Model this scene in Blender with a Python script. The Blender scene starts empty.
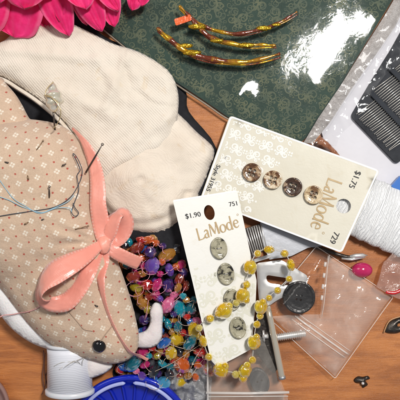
import bpy, math, random
import numpy as np
from mathutils import Vector, Matrix, noise as mnoise
from mathutils.geometry import delaunay_2d_cdt
random.seed(7); rng = np.random.default_rng(7)
PI = math.pi
S = 0.0007            # metres per picture unit
H = 640.0             # camera height in the same unit
scene = bpy.context.scene
COL = scene.collection

# ------------------------------------------------------------------ shader helpers
class E:
    """a float socket (or number) with arithmetic that builds math nodes"""
    def __init__(s, t, v): s.t = t; s.v = v
    def _m(s, op, *a, clamp=False):
        n = s.t.nodes.new('ShaderNodeMath'); n.operation = op; n.use_clamp = clamp
        for i, x in enumerate((s,) + a):
            x = x.v if isinstance(x, E) else x
            if isinstance(x, (int, float)): n.inputs[i].default_value = x
            else: s.t.links.new(x, n.inputs[i])
        return E(s.t, n.outputs[0])
    def __add__(s, o): return s._m('ADD', o)
    def __radd__(s, o): return s._m('ADD', o)
    def __sub__(s, o): return s._m('SUBTRACT', o)
    def __rsub__(s, o): return E(s.t, o)._m('SUBTRACT', s)
    def __mul__(s, o): return s._m('MULTIPLY', o)
    def __rmul__(s, o): return s._m('MULTIPLY', o)
    def __truediv__(s, o): return s._m('DIVIDE', o)
    def abs(s): return s._m('ABSOLUTE')
    def sin(s): return s._m('SINE')
    def fract(s): return s._m('FRACT')
    def sqrt(s): return s._m('SQRT')
    def pow(s, o): return s._m('POWER', o)
    def min(s, o): return s._m('MINIMUM', o)
    def max(s, o): return s._m('MAXIMUM', o)
    def below(s, th, soft):   # 1 where s<th
        return ((th - s) / soft + 0.5)._m('ADD', 0.0, clamp=True)
    def above(s, th, soft): return ((s - th) / soft + 0.5)._m('ADD', 0.0, clamp=True)

class M:
    """a material under construction"""
    def __init__(s, name):
        s.m = bpy.data.materials.new(name); s.m.use_nodes = True
        s.t = s.m.node_tree; s.n = s.t.nodes; s.l = s.t.links
        s.b = s.n['Principled BSDF']; s.out = s.n['Material Output']
        s._tc = None
    def tc(s):
        if not s._tc: s._tc = s.n.new('ShaderNodeTexCoord')
        return s._tc
    def uv(s):
        sp = s.n.new('ShaderNodeSeparateXYZ'); s.l.new(s.tc().outputs['UV'], sp.inputs[0])
        return E(s.t, sp.outputs[0]) * 100.0, E(s.t, sp.outputs[1]) * 100.0
    def noise(s, feat, detail=3, rough=.55, dist=0, coord='Object', stretch=None):
        """feat: feature size in picture units"""
        n = s.n.new('ShaderNodeTexNoise'); n.inputs['Scale'].default_value = (1 / (feat * S)) if coord == 'Object' else 100.0 / feat
        n.inputs['Detail'].default_value = detail; n.inputs['Roughness'].default_value = rough; n.inputs['Distortion'].default_value = dist
        src = s.tc().outputs[coord]
        if stretch:
            mp = s.n.new('ShaderNodeMapping'); mp.inputs['Rotation'].default_value = (0, 0, stretch[0]); mp.inputs['Scale'].default_value = stretch[1]
            s.l.new(src, mp.inputs[0]); src = mp.outputs[0]
        s.l.new(src, n.inputs['Vector'])
        return E(s.t, n.outputs['Fac'])
    def voronoi(s, feat, feature='F1', coord='Object'):
        n = s.n.new('ShaderNodeTexVoronoi'); n.feature = feature
        n.inputs['Scale'].default_value = (1 / (feat * S)) if coord == 'Object' else 100.0 / feat
        s.l.new(s.tc().outputs[coord], n.inputs['Vector'])
        return E(s.t, n.outputs['Distance'])
    def ramp(s, f, stops):
        r = s.n.new('ShaderNodeValToRGB'); s.l.new(f.v, r.inputs[0]); cr = r.color_ramp
        while len(cr.elements) < len(stops): cr.elements.new(.5)
        for e, (p, c) in zip(cr.elements, stops): e.position = p; e.color = (*c, 1)
        return r.outputs[0]
    def mix(s, f, a, b):
        n = s.n.new('ShaderNodeMix'); n.data_type = 'RGBA'
        for i, x in ((6, a), (7, b)):
            if isinstance(x, tuple): n.inputs[i].default_value = (*x, 1)
            else: s.l.new(x, n.inputs[i])
        if isinstance(f, E): s.l.new(f.v, n.inputs[0])
        else: n.inputs[0].default_value = f
        return n.outputs[2]
    def set(s, **k):
        names = dict(color='Base Color', rough='Roughness', metal='Metallic', trans='Transmission Weight', ior='IOR', coat='Coat Weight',
                     spec='Specular IOR Level', sheen='Sheen Weight', sss='Subsurface Weight', alpha='Alpha', aniso='Anisotropic')
        for a, v in k.items():
            i = s.b.inputs[names[a]]
            if isinstance(v, E): s.l.new(v.v, i)
            elif isinstance(v, (int, float)): i.default_value = v
            elif isinstance(v, tuple): i.default_value = (*v, 1)
            else: s.l.new(v, i)
        if 'sss' in k:
            s.b.inputs['Subsurface Scale'].default_value = 0.004
        return s
    def bump(s, h, dist=1.0, strength=1.0):
        """dist in picture units"""
        n = s.n.new('ShaderNodeBump'); n.inputs['Distance'].default_value = dist * S; n.inputs['Strength'].default_value = strength
        s.l.new(h.v, n.inputs['Height']); s.l.new(n.outputs[0], s.b.inputs['Normal']); s.bn = n
        return s

def simple(name, c, rough=.5, c2=None, feat=20, bump=None, **k):
    m = M(name)
    m.set(rough=rough, **k)
    if c2: m.set(color=m.mix(m.noise(feat).above(.5, .4), c, c2))
    else: m.set(color=c)
    if bump: m.bump(m.noise(bump[0]), bump[1])
    return m.m

def film(name, tint=(1, 1, 1), haze=.06, hazecol=(.9, .9, .9), rough=.06, crinkle=(10, 1.5), ior=1.45, gloss=1.0, patch=0.0):
    """thin clear plastic: mostly see-through, a little milky, glossy by angle"""
    m = M(name); n, l = m.n, m.l; n.remove(m.b)
    tr = n.new('ShaderNodeBsdfTransparent'); tr.inputs[0].default_value = (*tint, 1)
    df = n.new('ShaderNodeBsdfDiffuse'); df.inputs[0].default_value = (*hazecol, 1)
    gl = n.new('ShaderNodeBsdfGlossy'); gl.inputs['Roughness'].default_value = rough
    fr = n.new('ShaderNodeFresnel'); fr.inputs[0].default_value = ior
    bp = n.new('ShaderNodeBump'); bp.inputs['Distance'].default_value = crinkle[1] * S
    h = m.noise(crinkle[0], 4, .6, .6)
    l.new(h.v, bp.inputs['Height']); l.new(bp.outputs[0], gl.inputs['Normal']); l.new(bp.outputs[0], fr.inputs['Normal'])
    mx = n.new('ShaderNodeMixShader'); m2 = n.new('ShaderNodeMixShader')
    if patch:
        hz = m.noise(crinkle[0] * 2.2, 5, .65, 1.2).above(.58, .22) * patch + haze; l.new(hz.v, mx.inputs[0])
    else: mx.inputs[0].default_value = haze
    l.new(tr.outputs[0], mx.inputs[1]); l.new(df.outputs[0], mx.inputs[2])
    ge = n.new('ShaderNodeNewGeometry'); f = (E(m.t, fr.outputs[0]) * gloss * (1.0 - E(m.t, ge.outputs['Backfacing']))).min(.6); l.new(f.v, m2.inputs[0])
    l.new(mx.outputs[0], m2.inputs[1]); l.new(gl.outputs[0], m2.inputs[2]); l.new(m2.outputs[0], m.out.inputs[0])
    return m.m

# ------------------------------------------------------------------ geometry helpers (picture units, x right, y down, z up)
def pip(pts, poly):
    poly = np.asarray(poly, float); x, y = pts[:, 0], pts[:, 1]; inside = np.zeros(len(pts), bool)
    x1, y1 = poly[-1]
    for x2, y2 in poly:
        c = (y1 > y) != (y2 > y)
        with np.errstate(divide='ignore', invalid='ignore'):
            xi = (x2 - x1) * (y - y1) / (y2 - y1) + x1
        inside ^= c & (x < xi); x1, y1 = x2, y2
    return inside
def pdist(pts, poly):
    poly = np.asarray(poly, float); d = np.full(len(pts), 1e9)
    for a, b in zip(poly, np.roll(poly, -1, 0)):
        ab = b - a; L = (ab @ ab) or 1e-9
        t = np.clip(((pts - a) @ ab) / L, 0, 1); q = pts - (a + t[:, None] * ab); d = np.minimum(d, np.hypot(q[:, 0], q[:, 1]))
    return d
def resample(poly, sp):
    out = []
    for a, b in zip(poly, poly[1:] + poly[:1]):
        a = np.array(a, float); b = np.array(b, float); n = max(1, int(round(np.linalg.norm(b - a) / sp)))
        for i in range(n): out.append(tuple(a + (b - a) * i / n))
    return out
def cr(pts, n=8, closed=False):
    """Catmull-Rom through pts of any dimension"""
    P = [np.array(p, float) for p in pts]; N = len(P); out = []
    rngi = range(N) if closed else range(N - 1)
    for i in rngi:
        if closed: p0, p1, p2, p3 = P[i - 1], P[i], P[(i + 1) % N], P[(i + 2) % N]
        else: p0, p1, p2, p3 = P[max(i - 1, 0)], P[i], P[i + 1], P[min(i + 2, N - 1)]
        for k in range(n):
            t = k / n
            out.append(.5 * ((2 * p1) + (-p0 + p2) * t + (2 * p0 - 5 * p1 + 4 * p2 - p3) * t * t + (-p0 + 3 * p1 - 3 * p2 + p3) * t ** 3))
    if not closed: out.append(P[-1])
    return [tuple(float(c) for c in p) for p in out]
def tri2d(outline, holes=(), sp=3.0):
    loops = [resample(list(outline), sp)] + [resample(list(h), sp) for h in holes]
    V = []; Ed = []
    for lp in loops:
        b = len(V); V += lp; Ed += [(b + i, b + (i + 1) % len(lp)) for i in range(len(lp))]
    nb = len(V); A = np.array(loops[0]); x0, y0 = A.min(0); x1, y1 = A.max(0)
    gx, gy = np.meshgrid(np.arange(x0, x1, sp), np.arange(y0, y1, sp * .87)); gx = gx + (np.arange(gx.shape[0]) % 2)[:, None] * sp * .5
    G = np.stack([gx.ravel(), gy.ravel()], 1); k = pip(G, A)
    for lp in loops: k &= pdist(G, lp) > sp * .6
    for lp in loops[1:]: k &= ~pip(G, lp)
    V += [tuple(p) for p in G[k]]
    r = delaunay_2d_cdt([Vector(p) for p in V], Ed, [], 0, 1e-5)
    v = np.array([(p.x, p.y) for p in r[0]]); f = [tuple(t) for t in r[2]]
    c = np.array([v[list(t)].mean(0) for t in f]); ok = pip(c, A)
    for lp in loops[1:]: ok &= ~pip(c, lp)
    f = [t for t, o in zip(f, ok) if o]
    ff = []
    for t in f:
        a, b, c_ = v[t[0]], v[t[1]], v[t[2]]
        if (b[0] - a[0]) * (c_[1] - a[1]) - (b[1] - a[1]) * (c_[0] - a[0]) > 0: t = t[::-1]   # y is flipped on build: make normals point up
        ff.append(t)
    dist = np.minimum.reduce([pdist(v, lp) for lp in loops])
    return v, ff, dist
def bedges(f):
    d = {}
    for t in f:
        for i in range(3): d[(t[i], t[(i + 1) % 3])] = 1
    return [(a, b) for (a, b) in d if (b, a) not in d]

class MB:
    def __init__(s, zref=0): s.v = []; s.f = []; s.fm = []; s.uvs = []; s.flat = set(); s.zref = zref
    def add(s, verts, faces, uvs=None, mi=0, flat=False):
        b = len(s.v); s.v += [tuple(float(c) for c in p) for p in verts]
        s.uvs += [tuple(u) for u in uvs] if uvs is not None else [(p[0], p[1]) for p in verts]
        for f in faces:
            if flat: s.flat.add(len(s.f))
            s.f.append(tuple(i + b for i in f)); s.fm.append(mi)
        return s
    def slab(s, outline, holes=(), top=1.0, bot=0.0, sp=6, mi=0, mis=None, uvf=None, bottom=True):
        """flat-ish sheet with real thickness; top, bot may be functions of (x, y, dist)"""
        v, f, d = tri2d(outline, holes, sp)
        zt = [top(x, y, dd) if callable(top) else top for (x, y), dd in zip(v, d)]
        zb = [bot(x, y, dd) if callable(bot) else bot for (x, y), dd in zip(v, d)]
        uv = [uvf(x, y) for x, y in v] if uvf else None
        s.add([(x, y, z) for (x, y), z in zip(v, zt)], f, uv, mi)
        if bottom: s.add([(x, y, z) for (x, y), z in zip(v, zb)], [t[::-1] for t in f], uv, mi)
        V = []; F = []
        for a, b in bedges(f):
            k = len(V); V += [(*v[a], zt[a]), (*v[b], zt[b]), (*v[b], zb[b]), (*v[a], zb[a])]; F.append((k + 3, k + 2, k + 1, k))
        if bottom: s.add(V, F, None, mi if mis is None else mis, flat=True)
        return s
    def pillow(s, outline, h, w, z0=0, low=.5, sp=3, extra=None, smooth=12, uvf=None, mi=0, power=.5):
        v, f, d = tri2d(outline, (), sp)
        t = np.clip(d / w, 0, 1); hh = (1 - (1 - t) ** 2) ** power
        e = np.array(sorted({tuple(sorted((q[i], q[(i + 1) % 3]))) for q in f for i in range(3)}))
        bd = np.zeros(len(v), bool)
        for a, b in bedges(f): bd[a] = bd[b] = True
        for _ in range(smooth):
            acc = np.zeros(len(v)); cnt = np.zeros(len(v))
            np.add.at(acc, e[:, 0], hh[e[:, 1]]); np.add.at(acc, e[:, 1], hh[e[:, 0]]); np.add.at(cnt, e[:, 0], 1); np.add.at(cnt, e[:, 1], 1)
            nh = .5 * hh + .5 * acc / np.maximum(cnt, 1); hh = np.where(bd, 0, nh)
        ex = np.array([extra(x, y) for x, y in v]) if extra else 0
        hv = h(v[:, 0], v[:, 1]) if callable(h) else h
        zt = z0 + hv * hh + ex * np.clip(d / (w * .35), 0, 1); zb = z0 - hv * hh * low - .05
        zt = np.where(bd, z0, zt); zb = np.where(bd, z0, zb)
        uv = [uvf(x, y) for x, y in v] if uvf else None
        n = len(v); inv = {}; low_v = []; mp = []
        for i in range(n):
            if bd[i]: mp.append(i)
            else: mp.append(n + len(low_v)); low_v.append(i)
        V = [(x, y, z) for (x, y), z in zip(v, zt)] + [(*v[i], zb[i]) for i in low_v]
        U = (uv if uv else [tuple(p) for p in v]); U = U + [U[i] for i in low_v]
        s.add(V, list(f) + [tuple(mp[i] for i in t_[::-1]) for t_ in f], U, mi)
        s.last = (v, zt)
        return s
    def tube(s, pts, r, seg=10, sq=1.0, cap=True, mi=0, closed=False):
        P = [Vector(p[:3]) for p in pts]; n = len(P); rr = r if isinstance(r, (list, tuple)) else [r] * n
        V = []; U = []; L = 0
        for i, p in enumerate(P):
            if closed: t = P[(i + 1) % n] - P[i - 1]
            else: t = P[min(i + 1, n - 1)] - P[max(i - 1, 0)]
            if t.length < 1e-9: t = Vector((1, 0, 0))
            t.normalize(); up = Vector((0, 0, 1))
            if abs(t.z) > .98: up = Vector((1, 0, 0))
            a = t.cross(up).normalized(); b = a.cross(t).normalized()
            if i: L += (P[i] - P[i - 1]).length
            for k in range(seg):
                q = 2 * PI * k / seg; V.append(p + a * (math.cos(q) * rr[i]) + b * (math.sin(q) * rr[i] * sq)); U.append((k / seg * 2 * PI * rr[i], L))
        F = []
        for i in range(n if closed else n - 1):
            j = (i + 1) % n
            for k in range(seg): F.append((i * seg + k, j * seg + k, j * seg + (k + 1) % seg, i * seg + (k + 1) % seg))
        if cap and not closed: F.append(tuple(range(seg))); F.append(tuple(range((n - 1) * seg, n * seg))[::-1])
        s.add(V, [f[::-1] for f in F], U, mi); return s
    def ring(s, c, prof, seg=64, mi=0, a0=0, ell=1, rot=0):
        """lathe about a vertical axis at c: prof is [(r, z)]"""
        V = []; F = []; n = len(prof)
        for k in range(seg):
            q = 2 * PI * k / seg
            for (r, z) in prof:
                x, y = r * math.cos(q), r * math.sin(q) * ell
                V.append((c[0] + x * math.cos(rot) - y * math.sin(rot), c[1] + x * math.sin(rot) + y * math.cos(rot), z))
        for k in range(seg):
            j = (k + 1) % seg
            for i in range(n - 1): F.append((k * n + i, j * n + i, j * n + i + 1, k * n + i + 1))
        s.add(V, F, None, mi); return s
    def strip(s, pts, w, th=.5, tilt=None, mi=0):
        """ribbon with thickness; pts (x,y,z); w number or list; tilt radians list about the path (0 = lies flat)"""
        P = [Vector(p[:3]) for p in pts]; n = len(P); L = 0; V = []; U = []
        for i, p in enumerate(P):
            t = (P[min(i + 1, n - 1)] - P[max(i - 1, 0)]).normalized()
            side = Vector((t.y, -t.x, 0)); side = side.normalized() if side.length > 1e-6 else Vector((1, 0, 0))
            nb = t.cross(side).normalized()
            if nb.z < 0: nb = -nb
            a = tilt[i] if tilt else 0
            sd = side * math.cos(a) + nb * math.sin(a); no = nb * math.cos(a) - side * math.sin(a)
            ww = (w[i] if isinstance(w, (list, tuple)) else w) / 2
            if i: L += (P[i] - P[i - 1]).length
            for q in (-1, -.5, 0, .5, 1):
                V.append(p + sd * ww * q + no * (th / 2 + .02 * ww * (1 - q * q))); U.append((q, L))
            for q in (1, .5, 0, -.5, -1):
                V.append(p + sd * ww * q - no * (th / 2 - .02 * ww * (1 - q * q))); U.append((q, L))
        m = 10; F = [(i * m + k, (i + 1) * m + k, (i + 1) * m + (k + 1) % m, i * m + (k + 1) % m) for i in range(n - 1) for k in range(m)]
        F += [tuple(range(m)), tuple(range((n - 1) * m, n * m))[::-1]]
        s.add(V, F, U, mi); return s
    def stroke(s, pts, w, zf, mi=0, lift=.25):
        """a flat inked stroke lying on the surface zf(x,y): pts (x,y[,w])"""
        n = len(pts); V = []
        for i, p in enumerate(pts):
            a = pts[max(i - 1, 0)]; b = pts[min(i + 1, n - 1)]; dx, dy = b[0] - a[0], b[1] - a[1]; l = math.hypot(dx, dy) or 1
            ww = (p[2] if len(p) > 2 else w) / 2; nx, ny = -dy / l * ww, dx / l * ww
            for sg in (1, -1): x, y = p[0] + sg * nx, p[1] + sg * ny; V.append((x, y, zf(x, y) + lift))
        F = [(2 * i, 2 * i + 2, 2 * i + 3, 2 * i + 1) for i in range(n - 1)]
        s.add(V, F, None, mi); return s
    def build(s, name, mats, parent=None, smooth=True, org=None):
        k = 1 - s.zref / H
        if parent is not None: o0 = parent['o_']
        else:
            A = np.array(s.v); o0 = org or ((A[:, 0].min() + A[:, 0].max()) / 2, (A[:, 1].min() + A[:, 1].max()) / 2, A[:, 2].min(), k)
            o0 = (*o0[:3], k)
        O = Vector(((o0[0] - 200) * o0[3] * S, (200 - o0[1]) * o0[3] * S, o0[2] * S))
        W = [Vector(((x - 200) * k * S, (200 - y) * k * S, z * S)) - O for x, y, z in s.v]
        me = bpy.data.meshes.new(name); me.from_pydata(W, [], s.f)
        mats = mats if isinstance(mats, (list, tuple)) else [mats]
        for m in mats: me.materials.append(m)
        me.polygons.foreach_set('material_index', s.fm)
        me.polygons.foreach_set('use_smooth', [smooth and (i not in s.flat) for i in range(len(s.f))])
        ul = me.uv_layers.new(name='UVMap'); vi = np.empty(len(me.loops), int); me.loops.foreach_get('vertex_index', vi)
        uv = np.array(s.uvs, float)[vi] / 100; ul.data.foreach_set('uv', uv.ravel())
        me.validate(); me.update()
        ob = bpy.data.objects.new(name, me); COL.objects.link(ob)
        if parent is not None: ob.parent = parent; ob['o_'] = list(o0)
        else: ob.location = O; ob['o_'] = list(o0)
        return ob
def root(name, x, y, z=0, zref=0):
    o = bpy.data.objects.new(name, None); COL.objects.link(o); k = 1 - zref / H
    o.location = ((x - 200) * k * S, (200 - y) * k * S, z * S); o.empty_display_size = .005; o['o_'] = [x, y, z, k]
    return o
def tag(o, label=None, cat=None, group=None, kind=None):
    if label: o['label'] = label
    if cat: o['category'] = cat
    if group: o['group'] = group
    if kind: o['kind'] = kind
    return o
def circle(cx, cy, r, n=24, ry=None, rot=0):
    ry = ry or r
    return [(cx + r * math.cos(a) * math.cos(rot) - ry * math.sin(a) * math.sin(rot), cy + r * math.cos(a) * math.sin(rot) + ry * math.sin(a) * math.cos(rot)) for a in [2 * PI * i / n for i in range(n)]]
def roundpoly(pts, r, n=5):
    out = []; N = len(pts)
    for i in range(N):
        p = np.array(pts[i], float); a = np.array(pts[i - 1], float); b = np.array(pts[(i + 1) % N], float)
        ra = min(r, np.linalg.norm(a - p) / 2.1); rb = min(r, np.linalg.norm(b - p) / 2.1)
        A = p + (a - p) / np.linalg.norm(a - p) * ra; B = p + (b - p) / np.linalg.norm(b - p) * rb
        for k in range(n + 1):
            t = k / n; out.append(tuple((1 - t) ** 2 * A + 2 * t * (1 - t) * p + t * t * B))
    return out
def text2d(s, size=1.0, spacing=1.0):
    cu = bpy.data.curves.new('tmp', 'FONT'); cu.body = s; cu.size = size; cu.space_character = spacing; cu.resolution_u = 3
    ob = bpy.data.objects.new('tmp', cu); COL.objects.link(ob); bpy.context.view_layer.update()
    me = ob.to_mesh(); V = [(v.co.x, v.co.y) for v in me.vertices]; F = [tuple(p.vertices) for p in me.polygons]
    ob.to_mesh_clear(); bpy.data.objects.remove(ob); bpy.data.curves.remove(cu); return V, F
def put_text(mb, s, org, dx, up, size, zf, mi=0, lift=.3, spacing=1.0, bold=.0):
    V, F = text2d(s, 1.0, spacing); out = []
    for x, y in V:
        X = org[0] + (x * dx[0] + y * up[0]) * size; Y = org[1] + (x * dx[1] + y * up[1]) * size; out.append((X, Y, zf(X, Y) + lift))
    mb.add(out, [f for f in F], None, mi)
    if bold:
        out2 = [(x + bold * dx[0], y + bold * dx[1], z + .02) for x, y, z in out]; mb.add(out2, F, None, mi)
def nz(x, y, f=20, seed=0, oct=3):
    return mnoise.fractal(Vector((x / f + seed * 7.3, y / f - seed * 3.1, seed)), 1.0, 2.0, oct)

# ------------------------------------------------------------------ materials
def wood():
    m = M('varnished_wood')
    st = (math.radians(-28), (1.0, 7.0, 1.0))
    a = m.noise(60, 6, .6, .9, stretch=st); b = m.noise(9, 4, .7, .3, stretch=(math.radians(-28), (1, 16, 1)))
    f = a * .72 + b * .28
    c = m.ramp(f, [(.28, (.15, .040, .008)), (.42, (.34, .098, .020)), (.55, (.50, .165, .036)), (.72, (.62, .235, .065))])
    c = m.mix(m.noise(110, 3).above(.5, .5) * .5, c, (.60, .25, .085)); c = m.mix(m.noise(75, 4, .6, .8, stretch=(.3, (1, 1.6, 1))).above(.56, .25) * .38, c, (.20, .060, .016))
    m.set(color=c, rough=m.noise(14, 4) * .25 + .25, coat=.12); m.bump(b + m.noise(3, 3) * .3 - m.noise(26, 2, .5, .2, stretch=(.9, (1, 40, 1))).above(.72, .02) * .5, .35)
    return m.m
def knit(name, c1, c2, period=3.0, rk=1.0):
    m = M(name); u, v = m.uv()
    wob = m.noise(14, 2) * 1.0
    rib = ((u + wob) * (2 * PI / period)).sin() * .5 + .5
    st = ((v * (2 * PI / 1.7)) + rib * 3.0).sin() * .5 + .5
    fz = m.noise(2.0, 4, .7)
    fade = m.noise(38, 3).above(.5, .5) * .75 + .2
    hgt = rib * (fade * .5 + .15) * rk + st * .08 + fz * .7
    base = m.mix(m.noise(45, 4).above(.5, .35), c1, c2)
    base = m.mix(rib.below(.25, .4) * fade * (.24 * rk), base, tuple(x * .72 for x in c1))
    stain = (m.noise(16, 3, .6, .5).above(.66, .12)) * .35
    base = m.mix(stain, base, tuple((x * k) for x, k in zip(c1, (.86, .72, .5))))
    m.set(color=base, rough=.95, sheen=.25, spec=.15); m.bump(hgt, .8, .85); return m.m
def print_cloth():
    m = M('printed_cotton'); x, y = m.uv(); wx = m.noise(2.2, 2) - .5; 
    x = x + wx * .9; y = y + (m.noise(2.6, 2) - .5) * .9
    ca, sa, p = math.cos(.465), math.sin(.465), 13.0
    a = ((x - 18.8) * ca + (y - 62.5) * sa) / p; b = ((y - 62.5) * ca - (x - 18.8) * sa) / p
    fa = (a.fract() - .5).abs(); fb = (b.fract() - .5).abs()
    # lattice points (fract = 0) carry white four-petal flowers, the middles a red dot
    ga = .5 - fa; gb = .5 - fb
    qa = (ga - .093); qb = (gb - .093); dq = (qa * qa + qb * qb).sqrt()
    lob = (ga * 0 + dq).below(.078, .04)
    red = (fa * fa + fb * fb).sqrt().below(.072, .05)
    base = m.mix(m.noise(60, 3), (.585, .42, .29), (.65, .495, .375))
    base = m.mix(m.noise(1.4, 2).above(.52, .3) * .18, base, (.30, .19, .12))
    c = m.mix(lob * (m.noise(3, 2) * .6 + .42), base, (.86, .80, .68)); c = m.mix(red * .9, c, (.42, .05, .035))
    wv = (x * 6.1).sin() * .3 + (y * 6.1).sin() * .3
    m.set(color=c, rough=.9, sheen=.2, spec=.2); m.bump(m.noise(3, 3) + wv * .3, .5); return m.m
def ribbon_mat():
    m = M('satin_ribbon'); u, v = m.uv(); fold = m.noise(1.3, 2, .5, .3, coord='UV', stretch=(0, (1, .07, 1))) * 1.3 + m.noise(9, 2) * .6
    dash = (v * (2 * PI / 3.4)).sin().above(.1, .5) * u.abs().above(.80, .06)
    c = m.mix(m.noise(18, 3), (.80, .27, .20), (.90, .38, .30)); c = m.mix(dash * .32, c, (.95, .72, .64))
    fibre = (u * 55.0).sin() * .5
    m.set(color=c, rough=.30, sheen=.3, spec=.8, aniso=.6); m.bump(fibre * .05 + fold + ((v * 4.2).sin() * .008), .9); return m.m
def bead_mat(name, c, c2=None, trans=.55):
    m = M(name); c2 = c2 or tuple(min(1, x * 1.25 + .01) for x in c)
    cr_ = m.voronoi(3.2, 'DISTANCE_TO_EDGE')
    col = m.mix(m.noise(5, 3).above(.5, .25), c, c2); col = m.mix(cr_.below(.04, .06) * .22, col, tuple(min(1, .25 + x * .9) for x in c2))
    m.set(color=col, rough=.06, trans=trans, coat=.5, ior=1.5); m.bump(m.noise(2.2, 3) + cr_ * .6, .8); return m.m

W_ = wood()
cream = knit('cream_knit', (.74, .655, .55), (.79, .715, .615), 2.1, .75)
creamB = knit('cream_knit_fine', (.74, .64, .53), (.79, .705, .60), 2.4, .4)
black_knit = simple('black_knit', (.008, .008, .011), .95, (.016, .016, .02), 6, (2, .6))
cotton = print_cloth(); satin = ribbon_mat()
white_felt = simple('white_felt', (.80, .78, .78), .9, (.86, .83, .82), 12, (2, .5), sss=.15)
inkblack = simple('black_ink', (.02, .02, .02), .6)
goldink = simple('gold_ink', (.40, .27, .12), .45, (.50, .36, .18), 6)
chrome = simple('polished_steel', (.80, .79, .77), .3, (.70, .69, .68), 14, (20, .25), metal=.6)
brushed = simple('brushed_steel', (.50, .51, .54), .4, (.42, .43, .46), 30, (9, .15), metal=.75)
darksteel = simple('dark_steel', (.10, .09, .08), .35, (.05, .04, .035), 6, (5, .6), metal=.8)
thread_dark = simple('dark_thread', (.04, .05, .07), .7)
thread_blue = simple('pale_blue_thread', (.34, .52, .62), .7)
thread_clear = simple('clear_line', (.75, .72, .66), .25, trans=.4)

# ------------------------------------------------------------------ table top
mb = MB(); mb.slab([(-500, -500), (900, -500), (900, 900), (-500, 900)], top=0, bot=-20, sp=200)
tbl = mb.build('table_top', W_, smooth=False); tag(tbl, 'orange brown varnished wooden table top under the sewing things', None, kind='structure')

# ------------------------------------------------------------------ black sock (underneath)
ol = cr([(70, 2), (92, 26), (112, 41), (140, 49), (170, 68), (186, 92), (189, 112), (216, 148), (212, 190), (196, 232), (196, 262), (165, 262), (130, 245), (100, 215), (60, 160), (20, 120), (8, 92), (30, 40), (60, 6)], 4, True)
mb = MB(); mb.pillow(ol, 6, 14, z0=2.5, low=.35, sp=4, extra=lambda x, y: nz(x, y, 25) * 1.2)
tag(mb.build('sock', black_knit), 'black sock lying flat beneath the cream socks, only its edge showing', 'sock')

# ------------------------------------------------------------------ cream socks
olB = cr([(120, 85), (150, 82), (178, 112), (196, 131), (214, 149), (209, 170), (199, 194), (188, 213), (174, 227), (156, 234), (138, 233), (120, 226), (100, 205), (85, 175), (88, 130)], 5, True)
cB = (143, 180)
def uvB(x, y):
    d = math.hypot((x - cB[0]) * .95, y - cB[1]); t = min(1, max(0, (d - 34) / 18)); t = t * t * (3 - 2 * t)
    lin = (x * .69 - y * .72) + 60; return ((d + nz(x, y, 22, 12) * 7) * (1 - t) + (lin + nz(x, y, 30, 14) * 4) * t, x * .72 + y * .69)
def exB(x, y):
    d = math.hypot((x - cB[0]) * .95, y - cB[1])
    z = 8 * math.exp(-(d / 26) ** 2) - 3.5 * math.exp(-(d / 5) ** 2) + .3 * math.sin(d * .42 + nz(x, y, 15, 2) * 1.5) * math.exp(-(d / 32) ** 2)
    e = abs((x * .69 - y * .72) - (160 * .69 - 205 * .72)) ; z += nz(x, y, 22, 3) * 2.0
    rim = math.exp(-((d - 44) / 4) ** 2) * (3.0 if y > 190 else 0); return z - rim * 1.2 
mb = MB(8); mb.pillow(olB, 12, 13, z0=6, low=.4, sp=2.2, extra=exB, uvf=uvB)
tag(mb.build('sock', creamB), 'cream ribbed sock with puckered toe ending beside the coral bow, under the other cream sock', 'sock', 'pair of cream socks')
olA = cr([(-30, 50), (0, 42), (14, 32), (30, 24), (60, 20), (86, 30), (112, 43), (135, 50), (156, 61), (171, 74), (178, 92), (178, 112), (174, 132), (160, 152), (140, 163), (118, 172), (102, 185), (92, 168), (82, 148), (68, 128), (50, 109), (25, 91), (0, 77), (-30, 72)], 5, True)
def uvA(x, y):
    r = math.hypot(x - 20, y - 360); return (x * .80 - y * .60 + 9 * math.sin((x * .6 + y * .8) / 46), x * .6 + y * .8)
def exA(x, y):
    z = nz(x, y, 40, 5) * 3.0 + nz(x, y, 11, 6) * .7
    for (ax, ay, bx, by, wd, am_) in ((10, 52, 95, 62, 5, 2.2), (92, 48, 122, 100, 4, 2.0), (60, 92, 118, 120, 6, 2.6), (98, 168, 140, 128, 6, -3.0), (118, 150, 172, 118, 5, 2.2), (128, 62, 150, 98, 4, 1.4)):
        L2_ = (bx - ax) ** 2 + (by - ay) ** 2; t = max(0, min(1, ((x - ax) * (bx - ax) + (y - ay) * (by - ay)) / L2_)); dd = math.hypot(x - ax - t * (bx - ax) + nz(x, y, 18, 3) * 4, y - ay - t * (by - ay)); z += am_ * math.exp(-(dd / wd) ** 2)
    z += 0 - 1.1 * math.exp(-((math.hypot(x - 172, y - 60) - 48 - nz(x, y, 20, 7) * 3) / 1.6) ** 2)
    l = (x - 100) * .75 - (y - 70) * .66
    z += 2.0 * math.exp(-((x - 118 + (y - 80) * .4) / 5) ** 2) * (1 if y < 110 else .3)
    d = math.hypot(x - 85, (y - 150)); return z
mb = MB(16); mb.pillow(olA, 8, 13, z0=15, low=.5, sp=2.2, extra=exA, uvf=uvA)
sa = root('sock', 90, 95, 5, 16); tag(sa, 'larger cream knitted sock running under the pink flowers, its toe near the green bag', 'sock', 'pair of cream socks')
mb.build('sock_body', cream, sa)
mb = MB(16)
mb.tube([(x, y, 17.5) for x, y in cr([(-30, 76), (0, 79), (20, 90), (38, 102), (56, 117), (70, 133), (80, 150), (88, 168)], 8)], 2.1, 8)
mb.tube([(x, y, 17.0) for x, y in cr([(-30, 70), (2, 74), (26, 87), (50, 103), (64, 117), (78, 134)], 8)], 1.2, 8)
mb.build('cuff_hem', cream, sa)

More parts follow.
